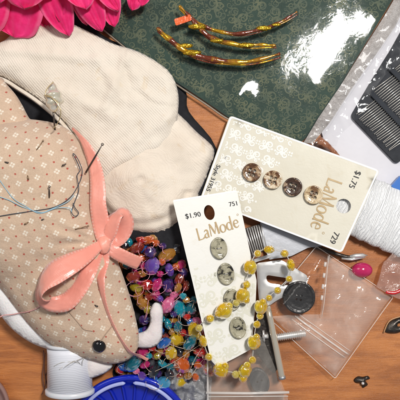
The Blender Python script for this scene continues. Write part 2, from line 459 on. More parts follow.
# ------------------------------------------------------------------ pincushion
Z0 = 34
olP = cr([(-40, 128), (0, 121), (25, 119), (50, 122), (66, 128), (80, 141), (91, 160), (98, 185), (102, 210), (109, 240), (118, 262), (128, 290), (135, 315), (139, 338), (136, 352), (126, 361), (110, 364), (92, 360), (70, 354), (48, 343), (30, 326), (14, 306), (0, 288), (-25, 262), (-50, 240)], 5, True)
def hP(x, y):
    t = np.clip((y - 215) / 110, 0, 1); return 40 - 18 * t * t * (3 - 2 * t)
def exP(x, y):
    c = (x - 104) * .35 + (y - 245) * .0
    z = nz(x, y, 45, 9) * 2.5
    # pinch at the neck under the ribbon
    dn = abs((x - 105) * .45 + (y - 245) * .9 + 8) ; z -= 4 * math.exp(-(dn / 13) ** 2)
    rr = math.hypot(x - 103, y - 244); z += 1.5 * math.sin(math.atan2(y - 244, x - 103) * 15 + nz(x, y, 30, 8) * 2) * math.exp(-((rr - 22) / 20) ** 2)
    for qx, qy in ((53, 128), (84, 172), (52, 199), (100, 345)): z -= 1.6 * math.exp(-(math.hypot(x - qx, y - qy) / 5) ** 2)
    return z
mb = MB(Z0); mb.pillow(olP, hP, 52, z0=Z0, low=.75, sp=2.4, extra=exP, smooth=30)
pv, pz = mb.last
def surf(x, y, lift=0):
    d = (pv[:, 0] - x) ** 2 + (pv[:, 1] - y) ** 2; i = np.argpartition(d, 4)[:4]; w = 1 / (d[i] + .3); return float((pz[i] * w).sum() / w.sum()) + lift
pc = root('pincushion', 60, 240, 0, Z0); tag(pc, 'stuffed tan mouse pincushion printed with tiny white flowers and red dots', 'pincushion')
mb.build('body', cotton, pc)
mb = MB(Z0 - 8)
mb.pillow(cr([(-40, 75), (0, 78), (8, 85), (17, 95), (24, 106), (31, 119), (40, 128), (0, 150), (-40, 150)], 5, True), 14, 22, z0=Z0 - 2, low=.6, sp=3)
o = mb.build('hind_fold', cotton, pc)
mb = MB(Z0 - 10)
mb.pillow(cr([(-50, 250), (0, 270), (40, 300), (70, 335), (78, 352), (62, 352), (44, 348), (28, 341), (12, 329), (0, 315), (-20, 290), (-50, 270)], 5, True), 8, 14, z0=Z0 - 10, low=1.2, sp=3)
o = mb.build('belly', white_felt, pc); tag(o, 'white felt belly'); paw_m = simple('pinkish_white_felt', (.66, .60, .60), .8, (.74, .68, .67), 9, (3, .5), sss=.2)
# ear tabs of white felt
mb = MB(Z0 - 8)
mb.pillow(cr([(80, 350), (96, 356), (112, 364), (108, 371), (98, 376), (90, 378), (85, 374), (84, 364)], 4, True), 4, 6, z0=Z0 - 8, low=.8, sp=2)
mb.build('paw', paw_m, pc)
mb = MB(26)
mb.pillow(cr([(154, 303), (160, 304), (163, 311), (162.5, 325), (162, 337), (157, 345), (148, 348), (136, 347), (128, 342), (130, 334), (138, 333), (146, 330), (150, 322), (150, 311)], 5, True), 3.4, 6, z0=26, low=.9, sp=1.8)
mb.build('paw', paw_m, pc)
mb = MB(Z0 + 10)
gl = simple('black_glass', (.004, .004, .004), .04, coat=.6)
def sphere(mb, c, r, seg=20, sc=(1, 1, 1), mi=0, bumpf=None):
    V = []; F = []; n = seg // 2 + 1
    for i in range(n):
        th = PI * i / (n - 1)
        for k in range(seg):
            q = 2 * PI * k / seg; d = Vector((math.sin(th) * math.cos(q), math.sin(th) * math.sin(q), math.cos(th)))
            rr = r * (1 + (bumpf(d) if bumpf else 0)); V.append((c[0] + d.x * rr * sc[0], c[1] + d.y * rr * sc[1], c[2] + d.z * rr * sc[2]))
    for i in range(n - 1):
        for k in range(seg): F.append((i * seg + k, i * seg + (k + 1) % seg, (i + 1) * seg + (k + 1) % seg, (i + 1) * seg + k))
    mb.add(V, F, None, mi)
ez = surf(100, 345)
sphere(mb, (100, 344.5, ez + 1), 7.2, 24, (1, 1, .75)); mb.build('eye', gl, pc)
mb = MB(Z0); mb.tube([(x, y, surf(x, y, .6)) for x, y in cr([(101, 341), (105, 335), (110, 328), (115, 322)], 5)], .45, 6)
mb.tube([(x, y, surf(x, y, .6)) for x, y in cr([(74, 307), (84, 320), (88, 325), (96, 327)], 5)], .35, 6); mb.build('whisker_stitch', simple('tan_thread', (.40, .28, .2), .8), pc)
mb = MB(Z0); mb.tube([(x, y, surf(x, y, .8)) for x, y in cr([(4, 315), (14, 314), (26, 311), (40, 306), (46, 302)], 5)], .55, 6)
mb.tube([(-6, 318, 32), (0, 317, 36), (4, 315, surf(5, 314, .8))], .55, 6); mb.build('pink_stitch', simple('pink_thread', (.68, .36, .35), .8), pc)

# ribbon and bow (tied round the neck of the pincushion: parts)
rb = root('ribbon_bow', 104, 245, 60, Z0 + 12); tag(rb, 'coral pink satin ribbon with stitched edges tied in a bow round the pincushion neck', 'ribbon')
def R(name, pts, w, tilt=None, n=8, zr=Z0 + 12, th=.35):
    q = cr([(*p[:3], (w[i] if isinstance(w, list) else w), (tilt[i] if tilt else 0)) for i, p in enumerate(pts)], n)
    m = MB(zr); m.strip([p[:3] for p in q], [p[3] for p in q], th, [p[4] for p in q]); return m.build(name, satin, rb)
zn = surf(104, 238)
R('neck_band', [(70, 127, 36), (79, 136, 42), (88, 149, 47), (94.5, 165, surf(90, 165, 7)), (99, 185, surf(92, 185, 7)), (100, 205, surf(94, 205, 8)), (103, 228, zn + 10), (106, 244, zn + 11)], [3, 5, 11, 14, 16, 17, 17, 12], [.5, .5, .45, .3, .25, .2, 0, 0])
lz = lambda x, y, l: surf(x, y, l)
R('bow_loop', [(103, 243, zn + 9)] + [(x, y, surf(x, y, l)) for x, y, l in ((92, 252, 10), (78, 260, 14), (64, 268, 17), (53, 277, 18), (48, 288, 17), (51, 298, 12), (61, 301, 8), (73, 297, 6), (84, 284, 5), (93, 268, 5))] + [(101, 250, zn + 6)],
  [8, 15, 22, 26, 25, 21, 17, 16, 18, 18, 15, 8], [0, .2, .4, .55, .85, 1.05, .5, .1, -.3, -.4, -.2, 0], 10)
R('bow_loop', [(107, 243, zn + 8), (111, 232, zn + 12), (115, 220, zn + 14), (121, 213, zn + 12), (125, 216, zn + 9), (125, 226, zn + 4), (119, 238, zn + 2), (110, 247, zn + 4)],
  [8, 15, 18, 17, 16, 18, 16, 8], [0, -.3, -.6, -1.0, -.7, -.2, .2, 0], 10)
R('ribbon_tail', [(106, 246, zn + 8), (116, 252, zn + 7), (126, 258, zn + 2), (139, 265, zn - 8)], [8, 13, 14, 14], [0, .1, .15, .1])
R('ribbon_tail', [(104, 248, zn + 9), (103, 262, zn + 7), (103, 278, surf(103, 278, 4)), (106, 298, surf(106, 298, 3)), (112, 318, surf(112, 318, 3)), (121, 337, surf(121, 337, 3)), (130, 352, surf(128, 350, 3)), (138, 360, 30), (146, 366, 24)], [13, 14, 10, 7, 6, 5.5, 5, 4, 3], [0, .2, .5, .8, .9, .9, .7, .4, 0])
mb = MB(Z0 + 12); mb.pillow(cr([(99, 238), (104, 235), (110, 237), (112, 244), (110, 251), (104, 254), (99, 250), (98, 244)], 4, True), 5, 5, z0=zn + 10, sp=1.6, extra=lambda x, y: math.sin((x - y * .3) * .9) * .5)
mb.build('knot', simple('satin_knot', (.82, .32, .24), .42, (.9, .4, .31), 6, (5, .6), sheen=.3), rb)

# pins, needles and threads stuck in the pincushion
steel_pin = simple('dull_pin_steel', (.12, .10, .09), .35, metal=.8)
brass_pin = simple('dull_brass', (.30, .20, .12), .45, metal=.7)
def needle(a, b, r, m, label, zr=Z0 + 30, za=None, zb=None):
    k = MB(zr); za = surf(*a, .2) if za is None else za; zb = surf(*b, 1.5) if zb is None else zb
    k.tube([(*a, za), (*[(a[i] + b[i]) / 2 for i in (0, 1)], (za + zb) / 2), (*b, zb)], [r, r, r * .5], 8)
    k.tube(circle3(b, zb, r * 1.2), r * .45, 6, closed=True)
    return tag(k.build('needle', m), label, 'needle', 'needles stuck in the pincushion')
def circle3(c, z, r): return [(c[0] + r * math.cos(q), c[1] + r * math.sin(q), z) for q in [i * PI / 4 for i in range(8)]]
needle((84, 172), (103.5, 145), .95, steel_pin, 'long dark needle leaning off the pincushion toward the cream toe', zb=surf(84, 172) + 16)
needle((51.5, 199), (53, 187), .8, steel_pin, 'short dark upright needle at the middle of the pincushion above the blue thread', zb=surf(52, 190) + 4)
needle((38, 151), (44, 141), .65, brass_pin, 'slim tan pin near the top of the pincushion left of the long needle', zb=surf(44, 141) + 3)
needle((76, 229), (88, 226), .6, brass_pin, 'thin brown pin half hidden beside the ribbon above the bow')
for (x, y), lb in (((10, 163), 'short grey needle stub at the upper left of the pincushion'), ((65, 165), 'short grey needle stub below the pearl pin'), ((29, 223), 'tan pin stub under the long dark thread'),
                   ((46, 219), 'short grey needle stub just below the blue thread'), ((31, 178), 'small brown needle stub left of the upright needle'), ((95, 307), 'tiny dark needle stub above the mouse eye')):
    k = MB(Z0 + 30); z = surf(x, y)
    an = (x * 1.7 + y) % 3.1; k.tube([(x - 2.2 * math.cos(an), y - 2.2 * math.sin(an), z - .3), (x, y, z + .9), (x + 2.0 * math.cos(an), y + 2.0 * math.sin(an), z + .6)], [.5, .75, .8], 7)
    tag(k.build('pin', brass_pin if 'tan' in lb or 'brown' in lb else steel_pin), lb, 'pin', 'pin stubs on the pincushion')
def thr(pts, r, m, label, lift=.9):
    q = cr(pts, 8); k = MB(Z0 + 25); k.tube([(x, y, surf(max(x, 0), y, lift)) for x, y in q], r, 6); return tag(k.build('thread', m), label, 'thread', 'loose threads on the pincushion')
thr([(-8, 221), (0, 217), (15, 214), (35, 211), (58, 207), (72, 198), (80, 184), (82, 172), (79, 162), (75, 155), (73, 154), (76, 160), (80, 170), (78, 176), (80, 190), (76, 204), (74, 212), (77, 216), (80, 213), (77, 208), (75, 203)], .4, thread_dark, 'dark grey thread looping across the pincushion with a small loop at its end')
thr([(-8, 190), (0, 195), (14, 200), (28, 207), (45, 212), (55, 209), (70, 202), (76, 195)], .42, thread_blue, 'pale blue thread, lower strand joining the dark thread')
thr([(-8, 170), (2, 177), (10, 188), (19, 199), (30, 206), (44, 213), (60, 208), (72, 208), (74, 212)], .4, thread_blue, 'pale blue thread, upper strand slanting from the left edge')
# pearl shell pin
pp = root('pearl_pin', 54, 100, 40, Z0 + 20); tag(pp, 'pearly shell topped pin standing at the top edge of the pincushion over the sock', 'pin')
mb = MB(Z0 + 25); mb.tube([(52, 129, surf(50, 130) - 3), (53, 112, 58)], .95, 8); mb.build('shaft', steel_pin, pp)
pearl = M('pearl'); pearl.set(color=pearl.mix(pearl.noise(7, 2).above(.5, .3), (.60, .55, .40), (.78, .74, .66)), rough=.13, metal=.35, coat=.8); pearl = pearl.m
mb = MB(Z0 + 25)
V = []; F = []; nn = 22; sg = 20
for i in range(nn):
    t = i / (nn - 1); cx = 53.6 + .9 * math.sin(t * 4); cy = 112.5 - 31 * t
    r = 9.2 * (math.sin(PI * min(1, t * 1.02)) ** .55) * (1 - .55 * max(0, t - .45) / .55) if 0 < t < 1 else .2
    for k in range(sg):
        q = 2 * PI * k / sg; rr = r * (1 + .13 * math.sin(t * 22 + q)); V.append((cx + rr * math.cos(q), cy, 60 + rr * math.sin(q)))
F = [(i * sg + k, i * sg + (k + 1) % sg, (i + 1) * sg + (k + 1) % sg, (i + 1) * sg + k) for i in range(nn - 1) for k in range(sg)]
mb.add(V, F); mb.build('shell_bead', pearl, pp)
mb = MB(Z0 + 25); mb.tube([(x, y, 70 - abs(y - 100) * .1) for x, y in cr([(47, 97), (52, 98), (58, 103), (63, 112), (61, 122), (55, 130)], 6)], .5, 6); mb.tube([(x, y, 69) for x, y in cr([(56, 84), (50, 90), (48, 97), (55, 100), (61, 106), (57, 114)], 6)], .5, 6); mb.build('gold_wire', simple('fine_gold', (.75, .6, .35), .25, metal=.9), pp)

# ------------------------------------------------------------------ pink flowers
def pinkmat():
    m = M('pink_silk_petal'); u, v = m.uv()
    vein = ((u * 22.0 + (m.noise(6, 2) * 3)).sin()) * .5 + .5
    c = m.mix(m.noise(16, 3).above(.5, .3), (.88, .006, .15), (.98, .035, .25)); c = m.mix(vein.above(.75, .5) * .10, c, (1.0, .16, .40))
    c = m.mix((u.abs().above(.86, .1)) * .35, c, (1.0, .35, .55))
    m.set(color=c, rough=.55, sheen=.4, spec=.3); m.bump(vein * .15 + m.noise(9, 3), .9)
    tl = m.n.new('ShaderNodeBsdfTranslucent'); m.l.new(c, tl.inputs[0]); mx = m.n.new('ShaderNodeMixShader'); mx.inputs[0].default_value = .3
    m.l.new(m.b.outputs[0], mx.inputs[1]); m.l.new(tl.outputs[0], mx.inputs[2]); m.l.new(mx.outputs[0], m.out.inputs[0]); return m.m
petal_m = pinkmat()
def petal(par, base, tip, w, zb, zt, cup=.35, arch=8, round_=.5, zr=34, bend=0, seed=0):
    n, mth = 18, 12; b = Vector((base[0], base[1])); t_ = Vector((tip[0], tip[1])); ax = t_ - b; L = ax.length; ax.normalize(); sd = Vector((-ax.y, ax.x))
    V = []; U = []
    for lay in (0, 1):
        for i in range(n + 1):
            t = i / n; wid = w / 2 * (math.sin(PI * min(1, (t * .93 + .07)) ** 1.25) ** round_) if t < 1 else .4
            for k in range(mth + 1):
                s = k / mth * 2 - 1
                p = b + ax * (L * t) + sd * (s * wid + bend * math.sin(t * PI))
                z = zb + (zt - zb) * t + arch * math.sin(PI * t) + cup * wid * (abs(s) ** 2.2) * (1 if cup > 0 else 1) + nz(p.x, p.y, 9, seed) * 1.6 + (2.2 * math.sin(s * 5 + t * 9 + seed) * abs(s) + 1.0 * math.sin(s * 11 + seed * 3)) * t
                V.append((p.x, p.y, z - lay * .5)); U.append((s, t * L))
    m = mth + 1; N = (n + 1) * m; F = []
    for i in range(n):
        for k in range(mth):
            q = (i * m + k, (i + 1) * m + k, (i + 1) * m + k + 1, i * m + k + 1); F.append(q); F.append(tuple(x + N for x in q[::-1]))
    for i in range(n): F.append((i * m, i * m + N, (i + 1) * m + N, (i + 1) * m)); F.append(((i + 1) * m - 1, (i + 2) * m - 1, (i + 2) * m - 1 + N, (i + 1) * m - 1 + N))
    for k in range(mth): F.append((n * m + k, n * m + k + N, n * m + k + 1 + N, n * m + k + 1)); 
    k_ = MB(zr); k_.add(V, F, U); return k_.build('petal', petal_m, par)
f1 = root('flower', 15, -15, 20, 34); tag(f1, 'bright pink fabric blossom in the corner with one broad drooping petal over the sock', 'flower', 'pink artificial flowers')
f2 = root('flower', 62, -12, 20, 34); tag(f2, 'bright pink fabric blossom with a sharp pointed petal hanging over the sock cuff', 'flower', 'pink artificial flowers')
f3 = root('flower', 98, -12, 20, 34); tag(f3, 'bright pink fabric blossom nearest the green bag, with narrow overlapping petals', 'flower', 'pink artificial flowers')
petal(f1, (28, -24), (11, 35), 62, 30, 25, .04, 10, .42, bend=4, seed=1)
petal(f1, (-2, -24), (-18, 34), 44, 34, 28, -.12, 10, .5, seed=3)
petal(f1, (36, -30), (45, 25), 30, 26, 20, -.1, 6, .6, seed=2)
petal(f1, (34, -34), (28, 13), 50, 44, 46, .38, 12, .4, bend=-3, seed=4)
petal(f1, (2, -30), (6, 8), 34, 46, 50, .4, 6, .45, seed=5)
petal(f2, (52, -40), (67, 34), 34, 36, 27, .06, 12, .6, bend=4, seed=7)
petal(f2, (84, -36), (60, 22), 26, 34, 34, -.1, 8, .55, bend=4, seed=8)
petal(f2, (50, -34), (52, 4), 28, 50, 52, .35, 6, .45, seed=9)
petal(f3, (72, -40), (85, 22), 26, 28, 24, .05, 8, .6, bend=-3, seed=10)
petal(f3, (78, -38), (101, 29), 30, 33, 25, .05, 10, .62, bend=3, seed=11)
petal(f3, (96, -34), (113, 24), 24, 29, 24, -.05, 8, .55, bend=-3, seed=12)
petal(f3, (78, -40), (88, 13), 36, 44, 46, .34, 8, .5, bend=3, seed=14)
petal(f3, (94, -34), (119, 12), 22, 40, 36, .1, 6, .6, bend=2, seed=15)
f4 = root('flower', 138, -12, 10, 20); tag(f4, 'small paler pink blossom tip poking in above the green bag', 'flower', 'pink artificial flowers')
petal(f4, (138, -18), (131, 7), 16, 24, 22, -.1, 4, .55, seed=16)
petal(f4, (145, -18), (141, 3), 14, 24, 24, -.1, 4, .55, seed=17)

# ------------------------------------------------------------------ green fabric in its bag
gl_line = [(96, 22), (130, 50), (170, 78), (205, 101), (228, 117), (262, 131), (300, 143), (308, 136), (330, 104), (352, 66), (374, 30), (396, -6), (420, -60), (60, -60), (60, -4)]
def zg(x, y, d=99): return 5.0 + nz(x, y, 70, 11) * 1.2
def scroll(cx, cy, r, turns, a0, w, sgn=1, lead=0):
    out = []
    n = int(16 * turns) + 4
    for i in range(n + 1):
        t = i / n; rr = r * (1 - t) ** .8 + r * .12; a = a0 + sgn * t * turns * 2 * PI; out.append((cx + rr * math.cos(a), cy + rr * math.sin(a), w * (1 - .55 * t) + .05))
    x, y, _ = out[0]; dx, dy = out[0][0] - out[1][0], out[0][1] - out[1][1]; l = math.hypot(dx, dy) or 1
    ld = [(x + dx / l * lead * q + math.sin(q * 2.6) * sgn * dy / l * lead * .25, y + dy / l * lead * q - math.sin(q * 2.6) * sgn * dx / l * lead * .25, w * (.3 + .7 * (1 - q))) for q in (1, .75, .5, .25)]
    return ld + out
def leaf(cx, cy, l, a, w):
    return [(cx + l * t * math.cos(a + .5 * t), cy + l * t * math.sin(a + .5 * t), w * math.sin(PI * min(1, t * .9 + .08)) + .05) for t in [i / 8 for i in range(9)]]
def ornament(mb, poly, step, zf, mi, rnd, wk=1.0, margin=1.5, keep=None, ang=.4):
    """scroll and leaf pattern laid out as a repeating printed lattice"""
    P = np.array(poly); x0, y0 = P.min(0); x1, y1 = P.max(0); strokes = []
    ca, sa_ = math.cos(ang), math.sin(ang); cx, cy = (x0 + x1) / 2, (y0 + y1) / 2; R_ = int(max(x1 - x0, y1 - y0) / step) + 2
    for i in range(-R_, R_):
        for j in range(-R_, R_):
            ox, oy = (i + .5 * (j % 2)) * step, j * step * .8
            mx = -1 if (i + j) % 2 else 1
            def T(p): return (cx + (ox + p[0] * mx) * ca - (oy + p[1]) * sa_, cy + (ox + p[0] * mx) * sa_ + (oy + p[1]) * ca, *p[2:])
            s = step
            for st in (scroll(.20 * s, -.12 * s, .19 * s, 1.35, 2.4, .075 * s * wk, 1, .3 * s), scroll(-.22 * s, .14 * s, .15 * s, 1.2, -.6, .065 * s * wk, 1, .3 * s), scroll(-.20 * s, -.2 * s, .10 * s, 1.1, 1.2, .05 * s * wk, -1, .22 * s), scroll(.26 * s, .2 * s, .09 * s, 1.1, -2, .05 * s * wk, -1, .2 * s),
                       leaf(0, 0, .22 * s, 1.4, .11 * s * wk), leaf(0, 0, .2 * s, 2.5, .1 * s * wk), leaf(0, 0, .2 * s, .3, .1 * s * wk), leaf(.02 * s, -.05 * s, .22 * s, -1.5, .09 * s * wk), leaf(.38 * s, 0, .14 * s, 1, .08 * s * wk), leaf(-.4 * s, -.05 * s, .14 * s, -2.2, .08 * s * wk), leaf(-.38 * s, .0, .12 * s, 2.2, .07 * s * wk)):
                strokes.append([T(p) for p in st])
    lift = .12; cnt = 0
    for st in strokes:
        A = np.array([p[:2] for p in st]); ok = pip(A, P) & (pdist(A, P) > margin)
        if keep is not None: ok &= np.array([keep(*p) for p in A])
        run = []
        for p, o in zip(st, ok):
            if o: run.append(p)
            if (not o or p is st[-1]):
                if len(run) > 2: cnt += 1; mb.stroke(run, 1, zf, mi, lift + .012 * (cnt % 9))
                run = []
gm = M('green_brocade'); gm.set(color=gm.mix(gm.noise(30, 4).above(.5, .4), (.004, .024, .013), (.011, .042, .025)), rough=.7, sheen=.1); gm.bump(gm.noise(2, 3), .6)
gp = M('brocade_pattern'); gp.set(color=gp.mix(gp.noise(16, 4).above(.5, .3), (.024, .052, .028), (.090, .105, .048)), rough=.6); gp.bump(gp.noise(1.5, 3), .5)
mb = MB(5); mb.slab(gl_line, top=zg, bot=.5, sp=7)
ornament(mb, [p for p in gl_line if True], 24, lambda x, y: zg(x, y), 1, random, .95, 2.5, ang=.45)
ornament(mb, gl_line, 17, lambda x, y: zg(x, y) - .05, 1, random, .75, 2.5, ang=1.35)
tag(mb.build('fabric_piece', [gm.m, gp.m]), 'dark green scroll patterned fabric folded inside the clear bag', 'fabric')
# the bag
bag_m = film('clear_bag_film', (.97, .97, .97), .004, (.85, .88, .88), .05, (8, .06), 1.5, .7)
bagol = [(92, 20), (128, 51), (168, 80), (204, 104), (228, 120), (262, 134), (302, 147), (312, 148), (324, 136), (344, 104), (366, 72), (385, 44), (406, 12), (440, -60), (55, -60), (56, -8)]
def zbag(x, y, d):
    z = 8.5 + min(d, 6) * .25 + nz(x, y, 80, 13, 1) * .22 + nz(x, y, 16, 14, 2) * .02
    for cx, cy, r, a, s1 in ((338, 34, 20, .35, 1), (318, 78, 16, .5, 1), (236, 96, 13, 2.4, 1), (375, 20, 12, .8, 1)):
        q = math.hypot(x - cx, (y - cy) * .8); z += a * math.exp(-(q / r) ** 2) + .035 * a * math.sin(q * .9 + nz(x, y, 9, 15) * 5) * math.exp(-(q / r) ** 2)
    return z
mb = MB(7); mb.slab(bagol, top=zbag, bot=.25, sp=4.5)
bg = root('plastic_bag', 260, 40, 0, 7); tag(bg, 'clear shiny plastic bag wrapped round the green fabric', 'bag'); mb.build('film', bag_m, bg)
seam = M('bag_seam'); seam.set(color=(.36, .33, .31), rough=.4, alpha=.6, coat=.1); seam.bump(seam.noise(7, 4), 1.5)
mb = MB(8); mb.slab([(312, 144), (303, 143), (318, 118), (340, 86), (360, 54), (384, 16), (398, -8), (412, -8), (394, 28), (376, 54), (352, 88), (330, 122)], top=lambda x, y, d: 11 + nz(x, y, 12, 20) * 1.2, bot=9.8, sp=4)
mb.build('folded_seam', seam.m, bg)
mb = MB(8)
mb.tube([(x, y, 7.2) for x, y in cr([(93, 21), (130, 51.5), (168, 79), (205, 103.5), (229, 119.5), (262, 133), (300, 145)], 6)], .9, 6)
mb.build('bottom_fold', simple('bag_edge', (.30, .24, .18), .2, coat=.5), bg)

# amber strips lying on the bag
am = M('amber_foil'); f = am.noise(16, 3, .6).above(.56, .18)
am.set(color=am.mix(f, (.14, .025, .008), (.80, .44, .02)), metal=f * .7 + .1, rough=.2, coat=.5); am.bump(am.noise(7, 2), .9)
orange = simple('orange_plastic', (.80, .13, .015), .25, (.6, .07, .01), 6, (4, .6), coat=.4)
def amber(pts, w, lab, crum):
    q = cr([(*p, 19) for p in pts], 10); n = len(q); r = root('foil_strip', *pts[len(pts) // 2], 14, 18); tag(r, lab, 'ornament', 'amber foil strips on the green bag')
    k = MB(18); k.tube(q, [w * 1.25 * (.45 + .55 * math.sin(PI * (i / (n - 1)) ** .9) + .2 * math.sin(i * .9)) for i in range(n)], 10, .6); k.build('strip', am.m, r)
    q2 = [(x + .5, y + w * 1.3 + .6 * math.sin(i * .3), z - 1) for i, (x, y, z) in enumerate(q)]
    k = MB(18); k.tube(q2, [w * .4] * n, 8, .6); k.build('edge_cord', am.m, r)
    for cx, cy, cr_ in crum:
        k = MB(19); sphere(k, (cx, cy, 20), cr_, 20, (1.9, .62, .5), bumpf=lambda d: .45 * mnoise.noise(d * 3 + Vector((cx, cy, 0)))); k.build('foil_knot', gold_foil, r)
gf = M('gold_foil'); gf.set(color=gf.mix(gf.noise(4, 3), (.50, .24, .01), (.90, .62, .06)), rough=.2, metal=.85); gf.bump(gf.noise(4.5, 3), 2.0); gold_foil = gf.m
amber([(179, 6), (190, 17), (199, 28), (214, 39), (240, 45), (262, 45), (276, 46)], 1.9, 'amber and gold foil strip curving below the orange tab', [(197, 27, 4.5), (217, 41, 3.6), (246, 45.5, 4)])
amber([(190, 17), (208, 28), (235, 34), (262, 29), (281, 22), (297, 12)], 1.5, 'uppermost thin amber strip with its end pointing to the bright reflection', [(264, 28.5, 4), (276, 25, 2.4)])
amber([(157, 28), (172, 41), (187, 52), (215, 60), (247, 62), (280, 54)], 2.3, 'lowest and thickest amber strip with a gold foil knot near its left end', [(186, 46, 3.6), (192, 53, 4.8)])
k = MB(18); k.slab(roundpoly([(174, 20), (190, 15), (192, 21), (176, 26.5)], 1.5), top=21, bot=18.5, sp=2); tag(k.build('tab', orange), 'small bright orange tab at the left end of the amber strips', 'tab')

# ------------------------------------------------------------------ button cards
def frame_fn(c4, z4):
    """bilinear card frame: u along the text direction, v down the card; c4 = corners at (0,0) (1,0) (1,1) (0,1)"""
    C = np.array(c4, float)
    def f(u, v): p = C[0] * (1 - u) * (1 - v) + C[1] * u * (1 - v) + C[2] * u * v + C[3] * (1 - u) * v; return float(p[0]), float(p[1])
    # plane for z (least squares)
    A = np.c_[C, np.ones(4)]; co = np.linalg.lstsq(A, np.array(z4, float), rcond=None)[0]
    zf = lambda x, y, d=0: float(co[0] * x + co[1] * y + co[2])
    return f, zf
GLY = {  # strokes of (x, y, width), y up, cap height 1
 'L': [[(.10, 1, .14), (.10, .9, .10), (.10, .1, .11), (.10, 0, .15)], [(.08, .03, .07), (.40, .03, .06), (.50, .06, .09), (.52, .16, .03)]],
 'a': [[(.08, .52, .04), (.18, .62, .08), (.30, .60, .10), (.35, .48, .11), (.35, .06, .10), (.41, .0, .04)], [(.35, .38, .04), (.20, .33, .07), (.09, .24, .10), (.08, .10, .11), (.17, .01, .08), (.28, .04, .06), (.35, .12, .04)]],
 'M': [[(.06, 0, .06), (.12, .95, .06)], [(.10, 1.0, .09), (.22, .75, .12), (.42, .12, .10)], [(.42, .08, .04), (.66, .95, .05)], [(.66, 1.0, .12), (.70, .6, .12), (.75, 0, .14)]],
 'o': [[(.28 + .22 * math.cos(a), .30 + .31 * math.sin(a), .05 + .06 * abs(math.cos(a))) for a in [i * PI / 8 for i in range(17)]]],
 'd': [[(.26 + .20 * math.cos(a), .30 + .31 * math.sin(a), .05 + .06 * abs(math.cos(a))) for a in [i * PI / 8 for i in range(17)]], [(.46, 1.08, .09), (.46, .05, .10), (.52, 0, .06)]],
 'e': [[(.07, .34, .05), (.42, .34, .05), (.42, .45, .07), (.36, .57, .07), (.25, .61, .06), (.13, .55, .09), (.07, .40, .11), (.07, .24, .11), (.13, .08, .10), (.25, .0, .08), (.38, .04, .05), (.45, .12, .03)]]}
ADV = {'L': .56, 'a': .50, 'M': .86, 'o': .58, 'd': .60, 'e': .50}
def lamode(mb, org, dx, up, size, zf, mi):
    x0 = 0; c = 0
    for ch in 'LaMode':
        for st in GLY[ch]:
            c += 1; pts = []
            for x, y, w in (cr(st, 3) if len(st) > 2 else st): X = x0 + x; pts.append((org[0] + (X * dx[0] + y * up[0]) * size, org[1] + (X * dx[1] + y * up[1]) * size, w * size * 1.2))
            mb.stroke(pts, 1, zf, mi, .34 + .02 * c)
        x0 += ADV[ch]
    rx, ry = x0 + .06, .95     # the little registered ring
    mb.stroke([(org[0] + ((rx + .07 * math.cos(a)) * dx[0] + (ry + .07 * math.sin(a)) * up[0]) * size, org[1] + ((rx + .07 * math.cos(a)) * dx[1] + (ry + .07 * math.sin(a)) * up[1]) * size, .03 * size) for a in [i * PI / 6 for i in range(13)]], 1, zf, mi, .3)
def unit(a, b): l = math.hypot(b[0] - a[0], b[1] - a[1]); return ((b[0] - a[0]) / l, (b[1] - a[1]) / l)
def card_mat(name, c, c2):
    m = M(name); b = m.mix(m.noise(60).above(.5, .4), c, c2); b = m.mix(m.noise(22, 4, .6, 1).above(.66, .12) * .22, b, tuple(x * k for x, k in zip(c, (.88, .80, .66)))); b = m.mix(m.noise(2.0, 4, .8).above(.70, .1) * .3, b, tuple(x * .7 for x in c))
    m.set(color=b, rough=m.noise(20, 4) * .25 + .36, coat=.1); m.bump(m.noise(2.2, 4, .7) + m.noise(30, 2) * 3.0, .14); return m.m
paperA = card_mat('beige_card', (.62, .58, .47), (.67, .635, .53)); paperB = card_mat('ivory_card', (.78, .765, .715), (.80, .79, .74))
whiteedge = simple('white_card_edge', (.86, .86, .88), .5); white_print = simple('white_print', (.85, .85, .83), .5); faint_print = simple('faint_cream_print', (.70, .69, .59), .5)
def button(par, cx, cy, r, ry, rot, zf, mats, holes, name='button', thick=2.6, lift=.6, rimw=.22, zr=0, hr=.11, label=None, horder=.24, thread=None):
    hs = []
    for (hx, hy) in holes:
        x, y = hx * r * horder * 2, hy * ry * horder * 2; hs.append((cx + x * math.cos(rot) - y * math.sin(rot), cy + x * math.sin(rot) + y * math.cos(rot)))
    def top(x, y, d_):
        dx, dy = x - cx, y - cy; X = (dx * math.cos(rot) + dy * math.sin(rot)) / r; Y = (-dx * math.sin(rot) + dy * math.cos(rot)) / ry; q = min(1, math.hypot(X, Y))
        e = 1 - q
        z = thick if e > rimw else thick + .9 * math.sin(PI * min(1, e / rimw)) ** .8 * (thick / 2.6)
        if e < .05: z = thick * .75 + z * .25
        if q < .62: z -= .25
        return zf(x, y) + lift + z
    k = MB(zr); k.slab(circle(cx, cy, r, 40, ry, rot), [circle(x, y, hr * r, 10) for x, y in hs], top=top, bot=lambda x, y, d: zf(x, y) + lift * .5, sp=max(.7, r * .085))
    b = k.build(name, mats, par)
    if thread:
        t = MB(zr)
        for i in range(0, len(hs) - 1, 2) if len(hs) > 2 else [0]:
            a, c = hs[i], hs[i + 1]; z = zf(*a) + lift + thick
            t.tube([(a[0], a[1], z - 1.5), (a[0], a[1], z + .3), ((a[0] + c[0]) / 2, (a[1] + c[1]) / 2, z + .8), (c[0], c[1], z + .3), (c[0], c[1], z - 1.5)], r * .05, 6)
        t.build('stitch', thread, b)
        # child of a part whose frame is the card's: nothing to shift
    if label: b['label'] = label
    return b
def horn(name, dark, mid, light, feat=8, cut=.5):
    m = M(name); f = m.noise(feat, 4, .6, .8); c = m.ramp(f, [(cut - .05, dark), (cut + .01, mid), (cut + .12, light)])
    m.set(color=c, rough=.22, coat=.4); m.bump(m.noise(5, 2), .2); return m.m
